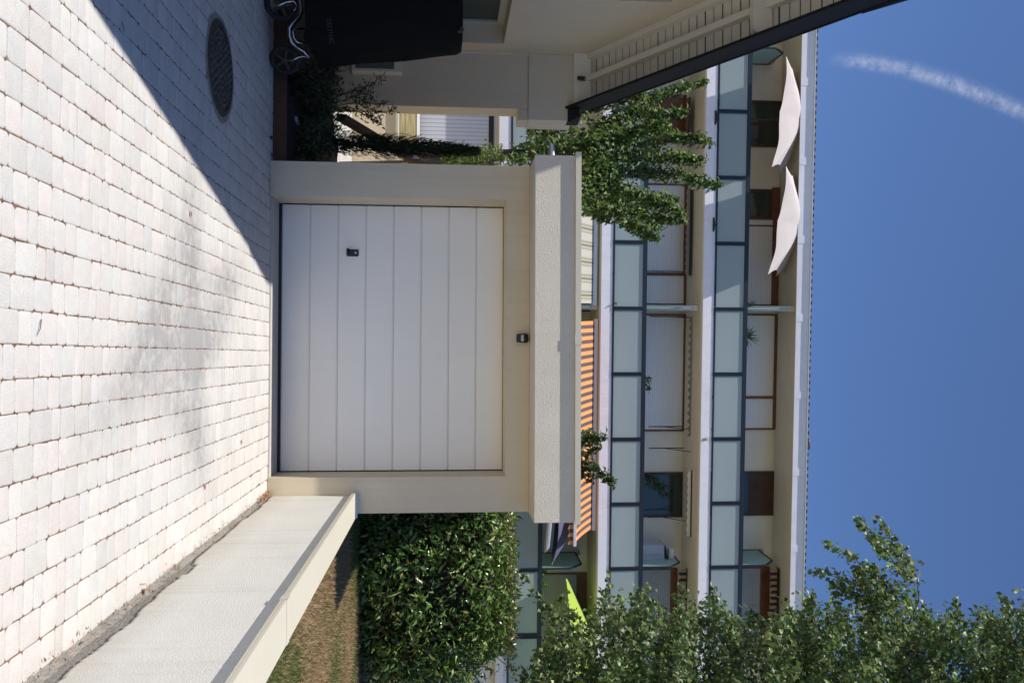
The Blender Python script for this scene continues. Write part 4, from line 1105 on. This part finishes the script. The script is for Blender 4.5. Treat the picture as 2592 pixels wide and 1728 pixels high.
# bed shrubs
def bed_shrub(label, cx, cyy, rx, ry, h_, n, L, Wd, tint, sprigs=()):
    e = empty('garden_shrub', (cx,cyy,.08), label, 'shrub', 'dark shrubs in the planting bed')
    st_ = MB(); Pp = []
    for i in range(16):
        a = rng.uniform(0,2*np.pi); r_ = rng.random()**.5; top = Vector((cx+rx*r_*math.cos(a), cyy+ry*r_*math.sin(a), .1+h_*rng.uniform(.6,1)*(1-.35*r_)))
        pl = [Vector((cx+rng.normal(0,.03),cyy,.06)), Vector((cx,cyy,.06)).lerp(top,.5)+Vector((rng.normal(0,.04),0,.05)), top]
        st_.tube(pl,[.008,.005,.002],5); Pp.append(strand_leaves(pl,.10,.06,n//16,0,0))
    for pl in sprigs:
        pl = [Vector((cx,cyy,.06))]+pl; st_.tube(pl,[.008]+[.005]*(len(pl)-2)+[.002],5); Pp.append(strand_leaves(pl[1:],.075,.05,75,0,0))
    Pp = np.concatenate(Pp); m_ = len(Pp)
    setparent(st_.build('stems','twig'), e)
    leaf_mesh('leaves', Pp, rnd_dir(m_,-.2), rnd_dir(m_,-.8,.8), L*(1+rng.normal(0,.25,m_)), Wd*(1+rng.normal(0,.2,m_)), tints(m_,tint,.3), 'leaf_dark', e)
bed_shrub('low dark shrub in the bed right behind the wheel of the covered cart', -2.62, 8.3, .28,.3,.62, 2400, .05,.016,(.045,.065,.03))
bed_shrub('dark olive-like shrub with loose sprigs against the house wing wall', -2.45, 8.75, .30,.3,.60, 2000, .055,.016,(.06,.085,.04),
  [[P(245,900,8.75),P(265,950,8.75),P(258,985,8.75)],[P(260,900,8.75),P(285,960,8.75),P(277,1002,8.75)],[P(280,900,8.75),P(300,940,8.75),P(318,972,8.75)],[P(225,900,8.75),P(215,940,8.75),P(190,970,8.75)],[P(235,880,8.75),P(240,930,8.75),P(232,945,8.75)],[P(270,880,8.75),P(290,920,8.75),P(300,960,8.75)]])
bed_shrub('low dark shrub in the bed close to the left corner of the garage', -2.02, 8.25, .26,.28,.48, 1700, .05,.018,(.05,.07,.035))
bed_shrub('grey-green shrub at the foot of the slim conifer', -2.25, 8.5, .30,.25,.55, 1500, .055,.016,(.07,.09,.05))

# ------------------------------------------------------------------ hedge
hx0, hx1, hy0, hy1, hz0, hz1 = 1.50, 3.95, 9.45, 11.3, .58, 2.40
hg = empty('laurel_hedge', (2.7, 10.3, .6), 'clipped glossy green laurel hedge rounded at its right end beside the garage', 'hedge')
def hedge_pts(n, shell=True):
    out = []
    c = np.array([(hx0+hx1)/2-.25,(hy0+hy1)/2,(hz0+hz1)/2]); hsz = np.array([(hx1-hx0)/2+.25,(hy1-hy0)/2,(hz1-hz0)/2])
    while len(out) < n:
        q = rng.uniform(-1,1,3); p_ = 3.6
        r_ = (abs(q[0])**p_+abs(q[1])**p_+abs(q[2])**p_)**(1/p_)
        if q[0] > 0: # round top right
            r_ = max(r_, (max(0,q[0]-.3)**2/.295 + max(0,q[2]+.1)**2/1.226)**.5)
        if r_ < 1e-3: continue
        lim = rng.uniform(.80,1.03)**1.0 if shell else rng.uniform(.6,.8)
        q = q/r_*lim
        pos = c+hsz*q
        if pos[0] < hx0+.02: continue
        k_ = 1+.035*math.sin(pos[0]*7+pos[2]*5)+.03*math.sin(pos[0]*13-pos[2]*11+pos[1]*4)
        pos = c+(pos-c)*np.array([1,k_,1])
        out.append(pos)
    return np.array(out), c
Ph, c_ = hedge_pts(22000)
def fbm(p, sc):
    return sum(np.sin(p[:,0]*sc*a+p[:,2]*sc*b+p[:,1]*sc*c+d)*w_ for a,b,c,d,w_ in ((1,.7,.3,0,1),(-.8,1.3,.5,2,.8),(1.9,-1.1,.7,4,.5),(2.7,2.3,-1,1,.4)))/2.7
nz_ = fbm(Ph, 4.5)
c_in = np.array([1,.10,1]); Ph = c_ + (Ph-c_)*(1+ (nz_[:,None]*.055)*np.array([.6,1,.8]))
Ph = Ph[(nz_ > -.45) | (rng.random(len(Ph)) < .35)]
keep = (Ph[:,1] < 10.9) | (Ph[:,2] > 2.0) | (Ph[:,0] > 3.6); Ph = Ph[keep]; n = len(Ph)
outw = (Ph-c_)/np.array([1.3,.9,.9])
leaf_mesh('leaves', Ph, rnd_dir(n,-.2)+outw*.6, outw*1.0+rnd_dir(n,0)*.7+np.array([0,0,.5]), (.092*(1+rng.normal(0,.35,n))), .034*(1+rng.normal(0,.2,n)), tints(n,(.10,.18,.04),.38,(.25,.28,.08),.15), 'leaf_laurel', hg, fold=.2)
# pale trimmed tips along the top
n = 2600; Pt = np.stack([rng.uniform(hx0,3.6,n), rng.uniform(9.5,11.2,n), 2.33+rng.normal(0,.035,n)],1)
Pt[:,2] += .03*fbm(Pt,4.5)
leaf_mesh('clipped_tips', Pt, rnd_dir(n,-.5), rnd_dir(n,-.5), .06*(1+rng.normal(0,.3,n)), .022*(1+rng.normal(0,.2,n)), tints(n,(.14,.17,.05),.3,(.22,.14,.08),.25), 'leaf_laurel', hg)
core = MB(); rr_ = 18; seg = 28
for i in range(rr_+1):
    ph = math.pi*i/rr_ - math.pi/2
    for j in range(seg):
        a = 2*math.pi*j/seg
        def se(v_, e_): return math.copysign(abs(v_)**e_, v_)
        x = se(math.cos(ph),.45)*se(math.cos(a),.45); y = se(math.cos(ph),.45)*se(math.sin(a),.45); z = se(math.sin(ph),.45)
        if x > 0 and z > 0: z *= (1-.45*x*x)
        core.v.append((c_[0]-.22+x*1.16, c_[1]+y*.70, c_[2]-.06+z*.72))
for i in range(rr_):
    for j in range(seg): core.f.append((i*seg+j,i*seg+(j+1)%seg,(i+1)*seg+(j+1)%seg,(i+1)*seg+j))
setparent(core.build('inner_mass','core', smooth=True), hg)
br = MB()
for i in range(60):
    a = Vector((rng.uniform(1.6,3.9), rng.uniform(9.6,9.9), rng.uniform(.8,2.2))); br.tube([a, a+Vector((rng.normal(0,.2),-.12,rng.uniform(.1,.3)))],[.006,.003],5)
for i in range(14):
    x = 1.6+i*.17; br.tube([(x,10.1,.5),(x+rng.normal(0,.05),9.9,1.3)],[.02,.012],6)
setparent(br.build('branches','twig'), hg)['kind'] = 'stuff'

# ------------------------------------------------------------------ birch at the right
TBY = 10.6
bt = empty('birch_tree', (5.0, TBY, .65), 'tall birch with small dense leaves, one twig tip reaching into the sky', 'birch tree')
bound = np.array([(1290,1740),(1380,1640),(1400,1560),(1450,1545),(1500,1530),(1560,1512),(1650,1508),(1720,1496),(1800,1508),(1850,1530),(1900,1568),(1950,1575),(2000,1530),(2060,1512),(2140,1490),(2200,1492),(2325,1506),(2375,1520),(2412,1556),(2449,1560),(2494,1512),(2543,1505),(2700,1500),(2900,1520)])
trunk = [Vector((5.0,TBY,.4)),Vector((4.95,TBY,2.5)),Vector((4.85,TBY,5)),Vector((4.75,TBY,7.5)),Vector((4.7,TBY,9.8))]
wb = MB().tube(trunk,[.14,.12,.09,.05,.015],12)
Pb = []; tries = 0
clusters = []
while len(clusters) < 1500 and tries < 90000:
    tries += 1
    x = rng.uniform(2.5,6.9); y = rng.uniform(8.9,12.4); z = rng.uniform(2.6,9.8)
    if ((x-4.8)/2.35)**2+((y-TBY)/1.8)**2 > 1: continue
    uu, vv = proj(Vector((x,y,z)))
    ub = np.interp(vv, bound[:,0], bound[:,1])
    if uu < ub+22+rng.uniform(0,25) : continue
    if uu > 1960 and rng.random() < .85: continue
    clusters.append(Vector((x,y,z)))
for c in clusters:
    ty = trunk[0].lerp(trunk[-1], min(1, max(0, (c.z-.9)/9.4)))
    d = (c-ty); dn = d.normalized() if d.length > .01 else Vector((1,0,0))
    L_ = rng.uniform(.35,.75)
    a = c-dn*L_*.55; b = c+dn*L_*.45+Vector((rng.normal(0,.05),rng.normal(0,.05),-.10))
    pl = [a, a.lerp(b,.5)+Vector((0,0,.05)), b]
    if rng.random() < .7: wb.tube(pl,[.006,.004,.002],4,cap=False)
    # keep leaves out of the sky side of the silhouette
    q = strand_leaves(pl,.17,.11,46,0,0); Pb.append(q)
for i in range(34):   # limbs
    c = clusters[rng.integers(len(clusters))]; ty = trunk[0].lerp(trunk[-1], min(1, max(0,(c.z-1.6)/9.4)))
    wb.tube([ty, ty.lerp(c,.5)+Vector((0,0,.12)), c],[.03,.018,.006],6,cap=False)
def TB(u, v, dy=0): return atY(u, v, TBY-.6+dy)
spike = [[(1600,2290),(1520,2326),(1463,2322),(1402,2300),(1363,2266),(1335,2248),(1311,2232)],[(1470,2318),(1420,2262),(1365,2225),(1311,2180)],[(1520,2310),(1470,2230),(1410,2160),(1375,2098)],
 [(1540,2290),(1490,2200),(1455,2120),(1445,2065)],[(1560,2260),(1500,2170),(1480,2110)],[(1440,2312),(1400,2270),(1360,2215)],[(1530,2280),(1480,2250),(1430,2210)],[(1550,2250),(1510,2230),(1440,2180)]]
for pl in spike:
    dyy = rng.uniform(-.3,.3); q = [TB(a,b,dyy) for a,b in pl]; wb.tube(q,np.linspace(.010,.0025,len(q)).tolist(),6)
    Pb.append(strand_leaves(q,.20,.05,170,0,0)+np.array([0,0,-.04]))
for (a,b) in (((1640,2600),(1500,2540)),((1600,2440),(1520,2420)),((1600,1420),(1452,1325)),((1620,1500),(1500,1340)),((1600,1940),(1550,1900)),((1590,1600),(1478,1640)),((1600,1500),(1455,1545)),((1600,1850),(1490,1805)),((1640,1720),(1478,1730)),((1640,2000),(1510,2060))):
    q = [TB(*a),TB(*b)]; wb.tube([q[0],q[0].lerp(q[1],.5)+Vector((0,0,.04)),q[1]],[.007,.005,.002],5); Pb.append(strand_leaves(q,.14,.05,60,0,0))
Pb = np.concatenate(Pb); n = len(Pb)
setparent(wb.build('trunk','bark', smooth=True), bt)
leaf_mesh('crown', Pb, rnd_dir(n,.8,.6)+np.array([-.3,0,0]), rnd_dir(n,-.8,.8), .068*(1+rng.normal(0,.2,n)), .056*(1+rng.normal(0,.2,n)), tints(n,(.115,.18,.06),.32,(.25,.30,.11),.18), 'leaf_birch', bt, fold=.22)

# ------------------------------------------------------------------ grass
def grass():
    n = 75000
    x = 1.46+rng.random(n)**1.2*3.6; y = rng.uniform(4.3,9.75,n)
    z = np.array([lz(q) for q in y]); Pg = np.stack([x,y,z],1)
    k = rng.normal(0,.35,n)-.25
    for _ in range(70):
        bx, by, br_ = rng.uniform(1.4,5), rng.uniform(4.3,9.8), rng.uniform(.08,.4); k += rng.choice([-.7,.9])*np.exp(-((x-bx)**2+((y-by)*.8)**2)/br_**2)
    t = np.where((k > .15)[:,None], np.array([[.12,.15,.04]]), np.array([[.37,.26,.14]]))*(1+rng.normal(0,.25,(n,1)))
    D = rng.normal(0,.55,(n,3)); D[:,2] = 1
    o = leaf_mesh('grass', Pg, D, rnd_dir(n), .030*(1+rng.random(n)), np.full(n,.0055), np.clip(t,.01,.8), 'blade')
    tag(o, 'short dry brown and green lawn grass behind the retaining wall', 'grass', kind='stuff')
grass()
# fallen leaves and straw on the paving
def litter():
    spots = []
    for u_, v_ in ((532,482),(1125,612),(1486,362),(1240,520)):   # single dry leaves
        spots.append(atZ(u_, v_, .006))
    for i, q in enumerate(spots):
        o = leaf_mesh('fallen_leaf', np.array([tuple(q)]), np.array([[1,.4,.05]])*(-1 if i%2 else 1), np.array([[0,.2,1]]), np.array([.05]), np.array([.028]), np.array([[.42,.17,.07]]), 'blade')
        tag(o, ['small orange-brown dry leaf in the sun near the edge of the shadow','tiny orange-brown dry leaf in front of the right door jamb','curled brown dry leaf near the mortar strip of the wall','small dry leaf in the sun in front of the door'][i], 'fallen leaf', 'dry leaves on the paving')
    n = 520; y = np.concatenate([7.2+.5*rng.random(300)**.5, rng.uniform(2.5,7.6,220)]); x = np.concatenate([rng.uniform(1.2,1.275,300), rng.uniform(1.19,1.275,220)])
    o = leaf_mesh('plant_litter', np.stack([x,y,np.full(n,.008)+rng.random(n)*.012],1), rnd_dir(n,0,.2), rnd_dir(n,-2,1), rng.uniform(.012,.04,n), rng.uniform(.004,.01,n), tints(n,(.35,.19,.09),.35), 'blade')
    tag(o, 'orange-brown dry plant litter along the foot of the retaining wall', 'plant litter', kind='stuff')
    for (a, b, lab) in (((808,105),(849,94),'short dark curved twig lying on the sunlit paving'),((55,308),(80,315),'thin dark twig lying at the edge of the shaded paving')):
        q0, q1 = atZ(a[0],a[1],.006), atZ(b[0],b[1],.006); t = MB().tube([q0,q0.lerp(q1,.5)+Vector((.006,0,.003)),q1],[.0022,.002,.001],6).build('twig','darkwood'); tag(t,lab,'twig')
    q = atZ(348,686,.01); t = B(-.012,.012,-.016,.016,0,.022).build('wood_scrap','darkwood',bevel=.003); t.location = (q.x,q.y,.002); tag(t,'tiny dark scrap of wood on the paving in front of the edging board','wood scrap')
litter()

# ------------------------------------------------------------------ contrail
def contrail():
    Yd = 3000; pts = [(2095,148),(2140,153),(2219,159),(2299,169),(2378,204),(2442,223),(2506,242),(2592,281),(2700,335)]
    wpx = [14,22,20,17,18,22,24,20,20]
    vv = np.array([p[0] for p in pts]); uu = np.array([p[1] for p in pts])
    pu = np.polyfit((vv-2350)/250, uu, 3); pw = np.polyfit((vv-2350)/250, np.array(wpx,float), 3)
    fu = lambda q: float(np.polyval(pu,(q-2350)/250)); mb = MB(); n = 120; uvs = []
    ts = np.linspace(2095,2700,n)
    for i, v_ in enumerate(ts):
        u_ = fu(v_); wd = float(np.polyval(pw,(v_-2350)/250))*1.8
        du = (fu(v_+4)-fu(v_-4))/8; nrm = math.hypot(1,du)
        for j, s_ in enumerate((-1,-.5,0,.5,1)):
            mb.v.append(tuple(atZ(u_+s_*wd/nrm, v_-s_*wd*du/nrm, 1500+(1-s_*s_)*12))); uvs.append((i/(n-1), j/4))
    for i in range(n-1):
        for j in range(4): k = i*5+j; mb.f.append((k,k+1,k+6,k+5))
    m = bpy.data.materials.new('ice_trail'); m.use_nodes = True; nd = m.node_tree.nodes; l = m.node_tree.links; nd.remove(nd["Principled BSDF"])
    uvn = nd.new("ShaderNodeUVMap"); sp = nd.new("ShaderNodeSeparateXYZ"); l.new(uvn.outputs[0], sp.inputs[0])
    mp = nd.new("ShaderNodeMapping"); mp.inputs["Scale"].default_value = (14,1.3,1); l.new(uvn.outputs[0], mp.inputs[0])
    no = nd.new("ShaderNodeTexNoise"); no.inputs["Scale"].default_value = 1.6; no.inputs["Detail"].default_value = 9; no.inputs["Roughness"].default_value = .72; l.new(mp.outputs[0], no.inputs["Vector"])
    def mt(op, a, b_=None, c_=None):
        x = nd.new("ShaderNodeMath"); x.operation = op
        for i, q in enumerate((a,b_,c_)):
            if q is None: continue
            if hasattr(q,'is_linked'): l.new(q,x.inputs[i])
            else: x.inputs[i].default_value = q
        return x.outputs[0]
    yy = mt('SUBTRACT', sp.outputs[1], .56); w_ = mt('POWER', 2.718, mt('MULTIPLY', mt('MULTIPLY', yy, yy), -17))
    edge = mt('MULTIPLY', mt('MULTIPLY', sp.outputs[1], mt('SUBTRACT',1,sp.outputs[1])), 4)
    st_ = mt('MINIMUM', mt('MULTIPLY', sp.outputs[0], 7), 1)
    al = mt('MULTIPLY', mt('MULTIPLY', w_, mt('MINIMUM',mt('MULTIPLY',edge,1.5),1)), mt('MULTIPLY', st_, mt('MAXIMUM', mt('MULTIPLY_ADD', no.outputs["Fac"], 2.3, -.72), 0)))
    al = mt('MINIMUM', mt('MULTIPLY', al, .40), .42)
    df = nd.new("ShaderNodeBsdfDiffuse"); df.inputs[0].default_value = (.9,.9,.9,1); tr = nd.new("ShaderNodeBsdfTranslucent"); tr.inputs[0].default_value = (.8,.8,.8,1)
    ad = nd.new("ShaderNodeMixShader"); ad.inputs[0].default_value = .7; l.new(df.outputs[0],ad.inputs[1]); l.new(tr.outputs[0],ad.inputs[2])
    tp = nd.new("ShaderNodeBsdfTransparent"); ms = nd.new("ShaderNodeMixShader"); l.new(al,ms.inputs[0]); l.new(tp.outputs[0],ms.inputs[1]); l.new(ad.outputs[0],ms.inputs[2])
    l.new(ms.outputs[0], nd["Material Output"].inputs[0])
    me = bpy.data.meshes.new('contrail'); me.from_pydata(mb.v,[],mb.f); me.materials.append(m)
    uvl = me.uv_layers.new(name='UVMap')
    for lp in me.loops: uvl.data[lp.index].uv = uvs[lp.vertex_index]
    me.polygons.foreach_set('use_smooth',[True]*len(me.polygons))
    o = bpy.data.objects.new('contrail', me); col.objects.link(o); o.visible_shadow = True
    tag(o, 'wispy curved white vapour trail in the deep blue sky', 'contrail')
contrail()
